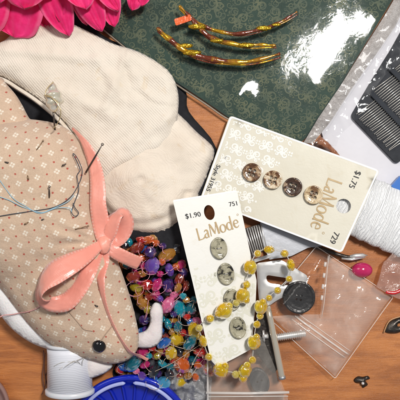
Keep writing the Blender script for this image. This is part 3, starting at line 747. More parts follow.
H4 = [(-.5, -.5), (.5, -.5), (-.5, .5), (.5, .5)]
# card A
cA = [(376, 171), (339, 252), (200, 199), (230, 115)]; fA, zA0 = frame_fn(cA, [27, 27, 12, 12])
zA = lambda x, y, d=0: zA0(x, y) + .8
rA = root('button_card', 290, 185, 8, 15); tag(rA, 'beige button card marked $1.75 with four brown round buttons, beside the green bag', 'button card')
k = MB(15); hA = circle(341, 206, 7.2, 24)
k.slab(roundpoly([cA[3], cA[0], cA[1], cA[2]], 4), [hA], top=zA, bot=lambda x, y, d: zA0(x, y), sp=7, mis=1)
olin = [fA(.03, .02), fA(.97, .02), fA(.975, .985), fA(.02, .985)]
border = M('card_border'); border = whiteedge
# white border ring
def bord(k, c, w, zf, mi):
    n = len(c); k.stroke(list(resample(c, 6)) + [c[0]], w, zf, mi, .12)
bord(k, roundpoly([fA(.01, .008), fA(.99, .008), fA(.99, .99), fA(.01, .99)], 3), 1.6, zA, 1)
polyA = [fA(.03, .03), fA(.97, .03), fA(.97, .97), fA(.03, .97)]
TA = np.array(cA[3]), np.array(cA[2])
def keepA(x, y):
    ax = unit(fA(.5, 1), fA(.5, 0)); s = (x - 215) * ax[0] + (y - 157) * ax[1]; t = -(x - 215) * ax[1] + (y - 157) * ax[0]
    return s < 62 - (t + 40) * .12 + nz(x, y, 14, 31) * 12 or (t < -6 and s < 70 + nz(x, y, 10, 3) * 8 and t < -22 + 0 * s)
ornament(k, polyA, 17, zA, 2, random, 1.45, .6, keep=keepA, ang=.36)
cardA = k.build('card', [paperA, whiteedge, simple('pale_print', (.80, .79, .74), .5)], rA)
dA = unit(cA[0], cA[1]); uA = unit(fA(.5, 1), fA(.5, 0))
k = MB(15); lamode(k, (326.5, 177.5), unit((331, 178), (313.5, 226)), (.94, .345), 14.6, zA, 0); k.build('brand_lettering', goldink, rA)
k = MB(15); put_text(k, '$1.75', (353.5, 170.5), dA, uA, 8.2, zA, bold=.25); k.build('price_print', inkblack, rA)
k = MB(15); put_text(k, '729', (332, 230.5), dA, uA, 8.2, zA, bold=.25); k.build('number_print', inkblack, rA)
k = MB(15); put_text(k, 'Style 31955', (217, 164), unit((219, 162), (206.5, 192)), unit((200, 160), (225, 170)), 6.1, zA, bold=.3); k.build('style_print', inkblack, rA)
bA = [horn('brown_horn_a', (.10, .045, .02), (.34, .21, .11), (.66, .55, .40), 9, 0.51), horn('brown_horn_b', (.12, .05, .02), (.40, .27, .15), (.70, .60, .45), 8, 0.44), horn('brown_horn_c', (.05, .025, .015), (.24, .14, .08), (.60, .50, .36), 9, 0.57), horn('brown_horn_d', (.16, .08, .035), (.46, .33, .18), (.66, .54, .36), 8, 0.46)]
th_b = simple('brown_stitch', (.25, .17, .11), .8)
for i, ((x, y), lb) in enumerate(zip([(251.5, 172.5), (272, 180), (291.5, 187), (311.5, 195)], ['mottled brown horn button', 'lighter brown and cream button', 'darkest brown button', 'pale golden brown button'])):
    button(rA, x, y, 9.2, 9.2, .3, zA, bA[i], H4, zr=15, thick=2.8, hr=.19, horder=.23, label=lb, thread=th_b)
# card B
cB4 = [(173, 200), (237, 190), (272, 352), (213, 366)]
fB, zB0 = frame_fn(cB4, [34, 24, 22, 30])
zB = lambda x, y, d=0: zB0(x, y) + .8
rB = root('button_card', 218, 280, 16, 28); tag(rB, 'ivory button card marked $1.90 with mottled grey oval buttons, under the yellow beads', 'button card')
olcb = [(173, 200), (237, 190), (244, 222), (251, 255), (257, 281), (256, 303), (253.5, 330), (251, 350), (234, 358.5), (218.5, 365.5), (211.5, 361), (205, 335), (192.5, 281)]
k = MB(28); k.slab(roundpoly(olcb, 1.6, 3), [circle(209.3, 212.5, 5.2, 24, 7.6, -.25)], top=zB, bot=zB0, sp=7, mis=1)
ornament(k, olcb, 24, zB, 2, random, 1.35, 2, keep=lambda x, y: y > 268 + (x - 200) * .1 + nz(x, y, 15, 8) * 14, ang=-.2)
k.stroke(resample([(174.2, 201), (236.0, 191.3)], 6)[:11], 1.2, zB, 1, .12)
k.build('card', [paperB, whiteedge, faint_print], rB)
dB = unit(cB4[0], cB4[1]); dBt = unit((197, 239), (232, 227)); uB = unit((213, 366), (173, 200))
k = MB(28); lamode(k, (198.5, 240.6), dBt, (-.26, -.98), 12.2, zB, 0); k.build('brand_lettering', goldink, rB)
k = MB(28); put_text(k, '$1.90', (185.6, 218.6), dB, uB, 7.0, zB, bold=.2); k.build('price_print', inkblack, rB)
k = MB(28); put_text(k, '751', (229.3, 206.6), dB, uB, 6.4, zB, bold=.2); k.build('number_print', inkblack, rB)
bB = horn('mottled_grey_shell', (.02, .018, .015), (.27, .25, .17), (.42, .39, .28), 7, .44)
for (x, y) in [(219, 248), (226, 273.5), (232, 299.5), (238, 327.5)]:
    button(rB, x, y, 8.2, 11.0, -.2, zB, bB, [(-.55, 0), (.55, 0)], zr=28, thick=2.6, rimw=.2, hr=.12, horder=.2, thread=thread_clear)

# ------------------------------------------------------------------ beads
def bead_mesh(name, kind, seed):
    k = MB(); 
    if kind == 'round': sphere(k, (0, 0, 0), 1, 16, bumpf=lambda d: .05 * mnoise.noise(d * 3 + Vector((seed, 0, 0))))
    elif kind == 'gem': sphere(k, (0, 0, 0), 1, 9, (1.1, .95, .92), bumpf=lambda d: .07 * mnoise.noise(d * 2.6 + Vector((seed, 5, 0))))
    elif kind == 'flower': sphere(k, (0, 0, 0), 1, 22, (1.15, .92, .85), bumpf=lambda d: .19 * abs(math.sin(math.atan2(d.z, d.y) * 2.5 + seed + d.x * 1.2)) * (1 - d.x ** 4) - .09 + .09 * mnoise.noise(d * 4.5 + Vector((seed, 3, 0))))
    else: sphere(k, (0, 0, 0), 1, 12, (1.25, .8, .8), bumpf=lambda d: .16 * mnoise.noise(d * 3.5 + Vector((seed, 9, 0))) - .06 * abs(math.sin(d.x * 7)))
    me = bpy.data.meshes.new(name); me.from_pydata([tuple(c * S for c in v) for v in k.v], [], k.f); me.polygons.foreach_set('use_smooth', [kind in ('round', 'flower')] * len(me.polygons)); me.materials.append(None)
    return me
BM = {kd: [bead_mesh('bead_' + kd, kd, s * 1.7) for s in range(4)] for kd in ('round', 'flower', 'nugget', 'gem')}
def bead(par, x, y, z, r, mat_, kd, ang=None, name='bead'):
    o = bpy.data.objects.new(name, random.choice(BM[kd])); COL.objects.link(o); o.parent = par
    k = 1 - z / H; O = par['o_']; o.location = (((x - 200) * k - (O[0] - 200) * O[3]) * S, (-(y - 200) * k + (O[1] - 200) * O[3]) * S, (z - O[2]) * S)
    o.rotation_euler = (random.uniform(-.5, .5), random.uniform(-.4, .4), ang if ang is not None else random.uniform(0, 6.28)); o.scale = (r, r, r)
    o.material_slots[0].link = 'OBJECT'; o.material_slots[0].material = mat_; return o
yel = bead_mat('yellow_crackle', (.88, .50, .0), (1.0, .74, .006), .55); yel2 = bead_mat('pale_yellow_bead', (.80, .62, .08), (.85, .72, .2), .5)
BC = dict(o=bead_mat('orange_bead', (.85, .14, .01)), r=bead_mat('red_bead', (.70, .02, .015)), dr=bead_mat('dark_red_bead', (.35, .03, .01)), p=bead_mat('purple_bead', (.12, .03, .32), (.20, .12, .6), .4), dp=bead_mat('dark_purple_bead', (.045, .015, .13), (.1, .05, .3), .4),
          a=bead_mat('amber_bead', (.60, .26, .03)), ol=bead_mat('olive_bead', (.55, .42, .03)), m=bead_mat('magenta_bead', (.75, .02, .20)), k=bead_mat('pink_bead', (.80, .16, .34), None, .4), t=bead_mat('turquoise_bead', (.0, .38, .50)), dt=bead_mat('teal_bead', (.0, .15, .22), (.02, .3, .4)),
          b=bead_mat('blue_bead', (.02, .16, .60)), lb=bead_mat('light_blue_bead', (.08, .42, .72)), y=yel, w=bead_mat('clear_bead', (.8, .75, .7), None, .8), x=bead_mat('black_bead', (.01, .01, .012), (.03, .03, .05), .1))
n1 = root('bead_necklace', 152, 272, 0); tag(n1, 'purple, orange and magenta glass bead necklace bunched below the cream sock toe', 'necklace', 'tangled bead necklaces')
n2 = root('bead_necklace', 180, 335, 0); tag(n2, 'turquoise, yellow and orange glass bead necklace bunched left of the ivory button card', 'necklace', 'tangled bead necklaces')
L1 = [(148, 240, 6, 'o'), (156, 243, 4, 'o'), (137, 248, 7, 'dr'), (150, 252, 6.5, 'dp'), (167, 255.5, 8.5, 'a'), (152, 266, 9, 'p'), (176, 267, 4.5, 'o'), (169.5, 270, 6, 'p'), (133.5, 277, 7, 'dr'), (142, 274, 5, 'a'), (136, 288, 6, 'ol'), (147, 285, 6.5, 'r'), (157, 285, 6.5, 'm'), (168, 286, 7, 'dp'), (179, 279, 6, 'dr'),
      (156, 295, 6, 'm'), (174, 295, 4.5, 'k'), (178, 288, 5, 'a'), (168, 305, 8.5, 'k'), (143, 304, 7, 'a'), (144, 320, 6, 'dp'), (149, 297, 4.5, 'dr'), (141, 258, 4.5, 'o'), (143, 266, 4, 'm'), (160, 274, 4, 'm'), (162, 262, 4, 'o'), (184, 272, 4.5, 'dp'), (133, 266, 4, 'dp'), (148, 310, 5, 'ol'), (138, 296, 5, 'a'), (160, 299, 4, 'p'), (130, 258, 4, 'o'), (186, 286, 5, 'dr'), (141, 240, 5, 'r'), (163, 246, 4, 'dp')]
L2 = [(183, 296, 4, 't'), (180, 309, 8, 't'), (191, 309, 6.5, 'dt'), (168, 324, 5, 't'), (178, 327, 6, 'dt'), (195, 331, 9, 'y'), (176, 340, 7.5, 'y'), (197, 321, 5, 'k'), (187, 317, 4, 'r'), (164, 343, 7, 'b'), (190, 343, 7.5, 'dt'), (203, 343, 5.5, 'y'), (133, 364, 8.5, 'dt'), (143, 352, 6.5, 'm'), (145, 365, 5, 'm'), (136, 371, 4, 'k'), (149, 356, 3.6, 't'), (171, 353, 7, 'y'),
      (157, 356, 4, 'ol'), (162.5, 364, 5, 't'), (164, 383, 7.5, 'lb'), (154, 371, 7, 'x'), (182, 365, 9, 'o'), (198, 365, 4.5, 'o'), (200, 352, 6, 'r'), (186, 354, 4.5, 'a'), (180, 342, 4, 'ol'), (152, 348, 4, 'r'), (190, 322, 4, 'b'), (172, 332, 4, 'a'), (171, 367, 5, 'dt'), (160, 351, 4, 'a'), (205, 356, 4, 'dr'), (183, 333, 4, 'r'), (174, 314, 4, 'dp'), (124, 367, 6, 'b'), (142, 376, 5, 'p'), (170, 374, 5, 'x'), (186, 300, 4, 'a'), (194, 300, 4.5, 'dt'), (200, 330, 4.5, 'r'), (155, 380, 4, 'b'), (188, 376, 4.5, 'a')]
for L_, n_ in ((L1, n1), (L2, n2)):
    for x, y, r, c in L_:
        bead(n_, x, y, 15 + random.uniform(-3, 4) + (2 if r > 6 else 0), r * .92, BC[c], 'gem' if r < 4.6 else random.choice(['nugget', 'nugget', 'gem']))
pool = list('orpmatby') ; dark = ['dr', 'dp', 'x', 'dt', 'a', 'x']
reg = [(124, 238), (165, 234), (188, 250), (196, 290), (210, 340), (214, 370), (190, 384), (160, 392), (118, 376), (118, 362), (138, 345), (140, 320), (124, 270)]
cnt = 0
while cnt < 108:
    x, y = random.uniform(115, 212), random.uniform(234, 392)
    if pip(np.array([[x, y]]), reg)[0]:
        cnt += 1; bead(n1 if y < 300 else n2, x, y, random.uniform(5, 11), random.uniform(3.8, 5.8), BC[random.choice(dark)] if random.random() < .5 else BC[random.choice(pool)], random.choice(['nugget', 'gem', 'gem']))
cordm = simple('beading_cord', (.66, .50, .38), .4, trans=.2); pinkcord = simple('pink_beading_cord', (.75, .35, .42), .4)
for n_, L_ in ((n1, L1), (n2, L2)):
    k = MB(15); left = [q[:2] for q in L_]; path = [left.pop(0)]
    while left:
        left.sort(key=lambda q: math.hypot(q[0] - path[-1][0], q[1] - path[-1][1])); path.append(left.pop(0))
    pts = []
    for i, q in enumerate(path):
        pts.append((*q, 17))
        if i + 1 < len(path): w_ = path[i + 1]; pts.append(((q[0] + w_[0]) / 2 + random.uniform(-2, 2), (q[1] + w_[1]) / 2 + random.uniform(-2, 2), 21 + random.uniform(-2, 3)))
    k.tube(cr(pts, 6), .3, 5)
    for i in range(6):
        q = random.choice(path); a0 = random.uniform(0, 6.3); rr = random.uniform(5, 10); k.tube([(q[0] + rr * math.cos(a0 + t), q[1] + rr * .8 * math.sin(a0 + t), 22 + 2.5 * math.sin(t)) for t in [j * .28 for j in range(12)]], .22, 5)
    k.build('cord', cordm if n_ is n2 else pinkcord, n_)
# the yellow necklace
ny = root('bead_necklace', 245, 312, 20, 36); tag(ny, 'yellow glass bead necklace draped over the ivory button card and steel plate', 'necklace')
zc = 38
Y = [(250, 267, 7.2, 1), (257.5, 253.5, 4, 0), (269, 249.5, 5.2, 2), (284.5, 253.5, 4.2, 0), (291, 265, 5.4, 2), (289, 279, 3.6, 0), (277.5, 290.5, 3.8, 0), (269, 298, 3.6, 0), (260.8, 307, 7, 1), (260, 316, 3.8, 0), (256.8, 324.5, 4.1, 0), (254, 342.5, 7, 1), (252.5, 360, 4.1, 0), (245, 371, 6.8, 1), (243, 378, 4.6, 0), (235.5, 374.5, 4.2, 3), (220.5, 370, 7.6, 1), (208.7, 357, 4.2, 0), (203, 341, 5.0, 2), (199, 328, 4, 3), (210, 318.5, 4.6, 0), (224, 310.5, 8.2, 1), (236, 303, 4, 3), (242.5, 295.5, 7.6, 1), (246.5, 284.5, 4.2, 0)]
def zy(x, y):
    inside = pip(np.array([[x, y]]), olcb)[0]; return (zB0(x, y) + 5) if inside else 30
pts = []
for i, (x, y, r, t) in enumerate(Y):
    nx = Y[(i + 1) % len(Y)]; px_ = Y[i - 1]; ang = -math.atan2(nx[1] - px_[1], nx[0] - px_[0]); z = zy(x, y) + r * .6; pts.append((x, y, z))
    bead(ny, x, y, z, r * .93, yel2 if t == 3 else yel, ['round', 'flower', 'nugget', 'round'][t], ang)
for x, y, r in ((246, 300, 4.4), (219, 313.5, 4.8), (225, 366, 4.6), (247, 365.5, 4.4), (256.5, 337, 4), (263, 302, 4), (252, 271, 4.2), (229, 306, 4.4)): bead(ny, x, y, zy(x, y) + 6, r * .85, yel, 'round')
k = MB(38); k.tube(cr(pts, 6, True), .55, 6, closed=True); k.build('cord', thread_clear, ny)

# ------------------------------------------------------------------ needle book on its white card, in plastic
k = MB(6); k.slab([(318, 118), (346, 82), (372, 44), (402, -4), (440, -10), (430, 250), (378, 195), (350, 180), (330, 160)], top=4.2, bot=3.2, sp=12)
tag(k.build('backing_card', simple('white_card_stock', (.62, .61, .65), .6, (.66, .65, .69), 30, (4, .15))), 'plain white card behind the needles, beside the beige button card', 'card')
nb = root('needle_book', 395, 100, 5, 9); tag(nb, 'charcoal needle holder with rows of thin silver needles at the right edge', 'needle book')
felt = simple('charcoal_felt', (.014, .016, .021), .8, (.024, .027, .033), 8, (1.6, .5))
k = MB(9); k.slab(roundpoly([(351, 116), (397, 164), (470, 100), (470, -20), (430, -20), (392, 48), (372, 80)], 5), top=lambda x, y, d: 8.6 + nz(x, y, 30, 2) * .4, bot=5, sp=8); k.build('holder', felt, nb)
ed = np.array([.685, .728]); nd = np.array([.80, -.60]); o0 = np.array([351., 116.])
for off in (31, 62, 93):
    a = o0 + ed * (2 - off * .29) + nd * off; b = o0 + ed * 66 + nd * off
    k = MB(11); k.strip([(*(a + (b - a) * t), 11) for t in (0, .25, .5, .75, 1)], 5, .4); k.build('felt_band', simple('band_felt', (.028, .032, .04), .9), nb)
needle_m = simple('needle_steel', (.92, .86, .76), .25, metal=.4)
for row, off in enumerate((17, 47, 78)):
    for i in range(30):
        c = o0 + ed * (-12 + i * 2.35) + nd * off
        if (row == 0 and i > 27) or -12 + i * 2.35 < 5 - off * .29: continue
        l = 13.2 + random.uniform(-2.5, .8); a = c - nd * l; b = c + nd * l; j = random.uniform(-1.1, 1.1)
        k = MB(11); k.tube([(a[0], a[1] + j, 10.2), (c[0], c[1], 10.6), (b[0], b[1], 10.4)], [.30, .34, .16], 6); k.build('needle', needle_m, nb)
k = MB(13)
k.slab([(310, 142), (324, 120), (345, 90), (366, 60), (392, 30), (440, -40), (470, 20), (404, 60), (384, 76), (372, 92), (368, 108), (352, 124), (340, 134), (336, 146), (322, 158)], top=lambda x, y, d: 14 + nz(x, y, 18, 41) * 3.0 + nz(x, y, 6, 42) * .15, bot=0, bottom=False, sp=2.6)
tag(k.build('plastic_sleeve', film('sleeve_film', (.97, .97, .97), .006, (.85, .85, .87), .07, (14, .4), 1.5, .8, .10)), 'crinkled clear sleeve torn open over the needle holder', 'plastic sleeve')
# shiny brown glimpse between bags
k = MB(12); k.tube(cr([(318, 140, 10), (326, 145, 11), (334, 152, 10), (341, 159, 9)], 6), [3, 4.5, 5, 4.5, 4, 4, 4, 3.5, 3.5, 3, 3, 3, 3, 3, 2.5, 2.5, 2, 1.5, 1][:19], 10)
tag(k.build('bead', simple('brown_gloss', (.22, .07, .03), .12, (.4, .2, .12), 6, (4, 1), coat=.6)), 'glossy brown bead strip peeking out between the bags above the beige card', 'bead')
k = MB(10); k.slab([(390, 186), (399, 176), (430, 168), (430, 215), (404, 200)], top=14, bot=8, sp=5)
tag(k.build('blue_tag', simple('blue_plastic', (.01, .13, .48), .35, coat=.3)), 'corner of a bright blue plastic tag above the white spool', 'tag')

# ------------------------------------------------------------------ white cord spool (right)
def spool_mat(name, c, c2, p, wob=7.0):
    bs = 1.1 if wob == 7.0 else .12
    m = M(name); u, v = m.uv(); w = ((v + m.noise(16, 3, .6) * wob) * (2 * PI / p)).sin() * .5 + .5
    m.set(color=m.mix(w * .7 + m.noise(10, 3) * .3, c, c2), rough=.38, sheen=.2, coat=.15); m.bump(w * .7 + m.noise(4, 3) * .5, bs); return m.m
sp1 = root('thread_spool', 385, 215, 0, 14); tag(sp1, 'fat spool of white silky cord at the right edge beside the beige card', 'spool')
k = MB(14); q = [(330 + 56 * t * 1.7, 192 + 25 * t * 1.7, 10.5) for t in [i / 20 for i in range(21)]]
k.tube(q, [31.5 + .9 * math.sin(i * 2.3) + (-2 if i in (0, 20) else 0) for i in range(21)], 40, .33); k.build('wound_cord', spool_mat('white_silk_cord', (.70, .71, .72), (.88, .88, .88), 3.0), sp1)
k = MB(14)
for i in range(9):
    t0 = random.uniform(.35, .85); ph = random.uniform(-.5, .5)
    arc = []
    for j in range(15):
        a = PI * (j / 14) * .9 + .15; cx = 340 + 86 * (t0 + ph * .12 * (j / 14 - .5)); cy = 196.5 + 38 * (t0 + ph * .12 * (j / 14 - .5)); arc.append((cx + -.406 * math.cos(a) * -31.6, cy + .914 * math.cos(a) * -31.6, 10.5 + 10.9 * math.sin(a)))
    k.tube(arc, .55, 6)
k.build('loose_strand', simple('white_strand', (.86, .86, .86), .4), sp1)
k = MB(14); k.tube([(q[-1][0], q[-1][1], 11), (q[-1][0] + 3, q[-1][1] + 1.4, 11)], 33, 40, .33); k.build('flange', simple('white_plastic', (.8, .8, .8), .35), sp1)

# clear nylon spool (lower left)
sp2 = root('thread_spool', 72, 370, 0, 22); tag(sp2, 'small spool of clear nylon thread standing out below the mouse pincushion head', 'spool')
nyl = spool_mat('clear_nylon', (.735, .745, .805), (.76, .77, .83), 1.7, 3.0)
k = MB(20); k.tube([(69, 346, 20), (69.5, 352, 20), (70, 388, 20)], [22, 22, 22.3], 40, .85); k.build('wound_thread', nyl, sp2)
k = MB(20); k.tube([(70, 388.4, 20), (70, 389, 20), (70, 392.5, 20), (70, 393.3, 20)], [23.5, 24.6, 24.6, 23.6], 44, .85); k.build('flange', simple('milky_plastic', (.66, .68, .72), .3, sss=.2), sp2)
k = MB(20); k.tube([(69, 343, 20), (69, 346, 20)], 23, 44, .85); k.build('flange', simple('milky_plastic_b', (.66, .68, .72), .3), sp2)
k = MB(20)
for i in range(5): k.tube(cr([(50 + i * 7, 374 - i * 5, 24 + i * 8), (58 + i * 7, 362 - i * 2, 36), (70 + i * 4, 357, 38.4), (84, 360 + i, 32)], 6), .3, 5)
k.build('loose_strand', thread_clear, sp2)
k = MB(4); k.tube([(x, y, 6) for x, y in cr([(44, 350), (44.5, 362), (43, 376), (45, 388), (48, 392), (47.5, 384), (46, 376), (48, 370), (49, 360)], 6)], .55, 6)
k.tube([(x, y, 7) for x, y in cr([(46, 352), (45, 366), (46.5, 382), (43, 393)], 6)], .4, 6)
tag(k.build('hair_tie', simple('brown_elastic', (.16, .07, .05), .5)), 'thin brown elastic loop on the table left of the nylon spool', 'elastic')

# ------------------------------------------------------------------ blue dish, bottom
bd_ = root('pin_dish', 131, 436, 0, 12); tag(bd_, 'round cobalt blue plastic pin dish with ribbed inside at the bottom edge', 'dish')
blue = M('cobalt_plastic'); blue.set(color=blue.mix(blue.noise(30, 2), (.004, .012, .36), (.010, .03, .50)), rough=.14, coat=.5, sss=.0); blue = blue.m
c0 = (131, 436)
k = MB(12); k.ring(c0, [(0, 3), (44, 3.4), (50, 6), (55, 13), (57.5, 18), (60, 19.5), (62, 18.4), (62.5, 15), (60, 6), (56, 1), (0, 1)], 96); k.build('bowl', blue, bd_)
for i in range(24):
    a = 2 * PI * i / 24 + .07
    k = MB(12); k.tube([(c0[0] + r * math.cos(a), c0[1] + r * math.sin(a), z) for r, z in ((10, 4), (30, 4.6), (47, 5.6), (52, 9.8), (55, 14.5))], [1, 1.3, 1.4, 1.3, .8], 8); k.build('rib', blue, bd_)
k = MB(12)
cl = M('pale_highlight'); cl.set(color=(.45, .50, .85), rough=.2, alpha=.8, coat=.5)  # pale arcs: highlights of the dish rim put into colour
for a0, a1 in ((-2.62, -1.66), (-1.52, -.5)):
    k.tube([(c0[0] + 55 * math.cos(a), c0[1] + 55 * math.sin(a), 18.5) for a in [a0 + (a1 - a0) * i / 24 for i in range(25)]], [.6] + [1.9] * 23 + [.6], 10, .7)
k.build('rim_highlight', cl.m, bd_)
# pinkish dish in the corner
pd = MB(8); pd.ring((-28, 408), [(0, 2), (30, 2.4), (33.5, 6), (35.5, 12), (37.5, 13), (39, 11), (36.5, 3), (33, .6), (0, .6)], 80)
tag(pd.build('dish', film('rosy_plastic', (.75, .62, .60), .35, (.62, .42, .38), .1, (12, .4), 1.5)), 'rim of a rosy see-through dish in the lower left corner', 'dish')

# ------------------------------------------------------------------ steel sewing parts
st = root('zipper_tool', 278, 243, 0, 8); tag(st, 'grey steel ruffler blade with a ribbed comb end, partly under the beige card', 'sewing tool')
k = MB(8); k.slab(roundpoly([(260, 222), (318, 238), (322, 246), (308, 247.5), (291, 256), (269, 259.5), (264, 246)], 1.5), top=9.5, bot=7.5, sp=6); k.build('blade', brushed, st)
k = MB(8); k.slab(roundpoly([(243, 229), (262, 223), (268, 248), (252, 257.5)], 1), top=8.2, bot=6.5, sp=6); k.build('comb_base', darksteel, st)
for i in range(8):
    t = (i + .3) / 7.6; k = MB(8); a = (244 + 17.5 * t, 229.5 - 5.6 * t); b = (252.5 + 14.5 * t, 256 - 8.4 * t)
    k.tube([(a[0], a[1], 9.4), (b[0], b[1], 9.4)], .72, 8); k.build('tooth', chrome, st)
k = MB(10); k.slab(roundpoly([(252, 259.5), (270, 254), (271.5, 257), (253.5, 262.6)], .6), top=12.5, bot=10, sp=3); k.build('front_bar', chrome, st)
pf = root('presser_plate', 274, 280, 0, 14); tag(pf, 'shiny steel presser foot plate with a rounded slot, ringed by yellow beads', 'sewing tool')
k = MB(12); k.slab(roundpoly([(256, 263), (281, 259.5), (292, 266), (308, 276), (304, 300), (284, 296), (276, 300), (268, 306), (259, 302), (257.5, 285)], 3.5), [roundpoly([(265.5, 274.5), (289, 278), (289, 285.5), (267, 282.5)], 3.9)], top=lambda x, y, d: 13.5 + 1.8 * math.sin((x - 256) * .07) + min(d, 2) * .4, bot=lambda x, y, d: 11.8 + 1.8 * math.sin((x - 256) * .07), sp=2.2)
k.build('plate', chrome, pf)
nickel = simple('warm_nickel', (.95, .86, .70), .2, metal=.75, bump=(20, .2))
rd = root('steel_foot', 276, 345, 0, 20); tag(rd, 'upright steel bracket with a bright rod and threaded screw, right of the ivory card', 'sewing tool')
k = MB(20); k.tube([(267.5, 307, 19), (270, 318, 19), (282, 376, 18), (282.4, 378, 18)], [3.1, 3.3, 3.3, 2.6], 20); k.build('rod', nickel, rd)
k = MB(20); k.tube([(282.1, 376.5, 18), (282.7, 379.4, 18)], 3.6, 18); k.build('rod_cap', brushed, rd)
k = MB(12); k.slab(roundpoly([(256, 306), (266, 306), (279, 366), (274, 374), (268, 368), (256, 350)], 3), [circle(265, 336, 3.2, 14)], top=13, bot=9, sp=4); k.build('bracket', darksteel, rd)
k = MB(13); k.tube([(262, 336, 15), (268, 335.6, 15)], [2.2, 2.6], 14); k.tube([(263, 330, 15), (264, 341, 15)], 1.2, 10); k.build('small_screw', chrome, rd)
k = MB(16)
n = 60; pr = [(276 + 30 * i / n, 338.5 - 4.4 * i / n, 12) for i in range(n + 1)]; k.tube(pr, [3.6 + .7 * math.sin(i * 2 * PI / 4) for i in range(n + 1)], 18); k.build('threaded_screw', chrome, rd)
# pointed tool under the card
pk = root('seam_pick', 345, 254, 0, 8); tag(pk, 'slim steel pointed tool showing below the number corner of the beige card', 'sewing tool')
k = MB(8); k.tube(cr([(312, 246, 6), (330, 252, 6), (345, 256.5, 6), (360, 259, 5.5)], 5), [2.6, 2.6, 2.6, 2.5, 2.4, 2.3, 2.2, 2.1, 2.0, 2, 1.9, 1.8, 1.8, 1.8, 1.7, 1.7], 12); k.build('shank', darksteel, pk)
k = MB(8); k.tube([(350, 256.5, 7), (356, 256, 7.2), (363, 255.5, 7), (368, 255.5, 6)], [1.4, 2.4, 2.2, .3], 12, .8); k.tube([(342, 258.5, 6), (352, 259.5, 7), (366, 257.6, 6.5)], [1.2, 1.5, .3], 10); k.build('tip', chrome, pk)

# ------------------------------------------------------------------ zip bag with black button
zipf = film('zip_bag_film', (1, .99, .98), .006, (.88, .80, .76), .08, (22, 1.6), 1.5, 1.0, .03)
zb = root('zip_bag', 335, 310, 0, 18); tag(zb, 'small clear zip bag holding one black button, lying on the bare wood', 'bag')
zo = roundpoly([(318, 247), (396, 298.5), (386, 312), (337, 381), (303, 350), (268, 318), (272, 302)], 2)
def zz(x, y, d=12):
    q = min(d, 12) / 12; q = q * (2 - q); return 9.4 * (1 - q) + q * zfull(x, y)
def zfull(x, y): return 16.5 + nz(x, y, 22, 51) * 3.2 + nz(x, y, 7, 52) * .5 + 1.6 * math.exp(-((x * .83 + y * .55 - 462 + nz(x, y, 25, 5) * 8) / 3) ** 2) + 8 * math.exp(-(((x - 290) / 40) ** 2 + ((y - 290) / 40) ** 2))
k = MB(18); k.slab(zo, top=zz, bot=lambda x, y, d: 8.6, sp=3); k.build('film', zipf, zb)
ridge = M('zip_ridge'); ridge.set(color=(.88, .84, .80), rough=.15, alpha=.55, coat=.6); ridge = ridge.m
edge = M('bag_rim'); edge.set(color=(.9, .86, .82), rough=.15, alpha=.42, coat=.6); edge = edge.m
k = MB(18)
for o_, r in ((0, .9), (4.5, .5), (-4, .35)):
    a, b = (296 - o_ * .72, 317 + o_ * .7), (350.5 - o_ * .72, 356.3 + o_ * .7)
    q = [(a[0] + (b[0] - a[0]) * t, a[1] + (b[1] - a[1]) * t) for t in [i / 14 for i in range(15)]]; k.tube([(x, y, zz(x, y, min(12, 1 + 70 * min(t, 1 - t))) + .5) for (x, y), t in zip(q, [i / 14 for i in range(15)])], r, 8)
k.build('zip_track', ridge, zb)
k = MB(18); k.slab([(329.5, 256), (394, 298.5), (385, 311), (337, 379), (304, 349.5), (273, 318), (300, 316), (322, 316)], top=lambda x, y, d: zz(x, y, d) - .5, bot=0, bottom=False, sp=3); k.build('inner_sheet', film('milky_film', (1, 1, 1), .20, (1, .93, .87), .2, (26, 1.5), 1.3, .6, .13), zb)
k = MB(18); k.tube([(x, y, 9.4) for x, y in resample([tuple(p) for p in zo], 3)], .45, 6, closed=True); k.build('rim', edge, zb)
k = MB(18); k.tube([(x, y, zz(x, y, 8) + .5) for x, y in [(329 - 7 * t, 255 + 62 * t) for t in [i / 14 for i in range(15)]]], .35, 6)
for i in range(4): 
    y = 262 + i * 11; k.tube([(325.5 - i * 1.2, y, zz(325, y, 8) + .8), (324.8 - i * 1.2, y + 4.5, zz(325, y, 8) + .8)], 1.4, 8)
k.build('side_weld', ridge, zb)
blk = simple('black_shell_button', (.005, .005, .006), .35, (.012, .012, .013), 6, (5, .3), coat=.1)
bb = root('button', 299, 298, 12, 20); tag(bb, 'large black shiny four hole button inside the small zip bag', 'button')
bz = lambda x, y, d=0: 13.0
button(bb, 299.3, 297.6, 16.2, 16.4, .2, bz, blk, H4, name='disc', thick=4.6, rimw=.16, zr=19, hr=.07, horder=.13)
k = MB(19)
for a0 in (0, 2.1, 4.2):
    k.stroke([(299.3 + 12.2 * math.cos(a0 + t), 297.6 + 12.2 * math.sin(a0 + t), .35) for t in [i / 12 for i in range(19)]], 1, lambda x, y: 18.1, 0, 0)
k.build('engraved_line', simple('worn_grey', (.10, .10, .10), .5), bb)

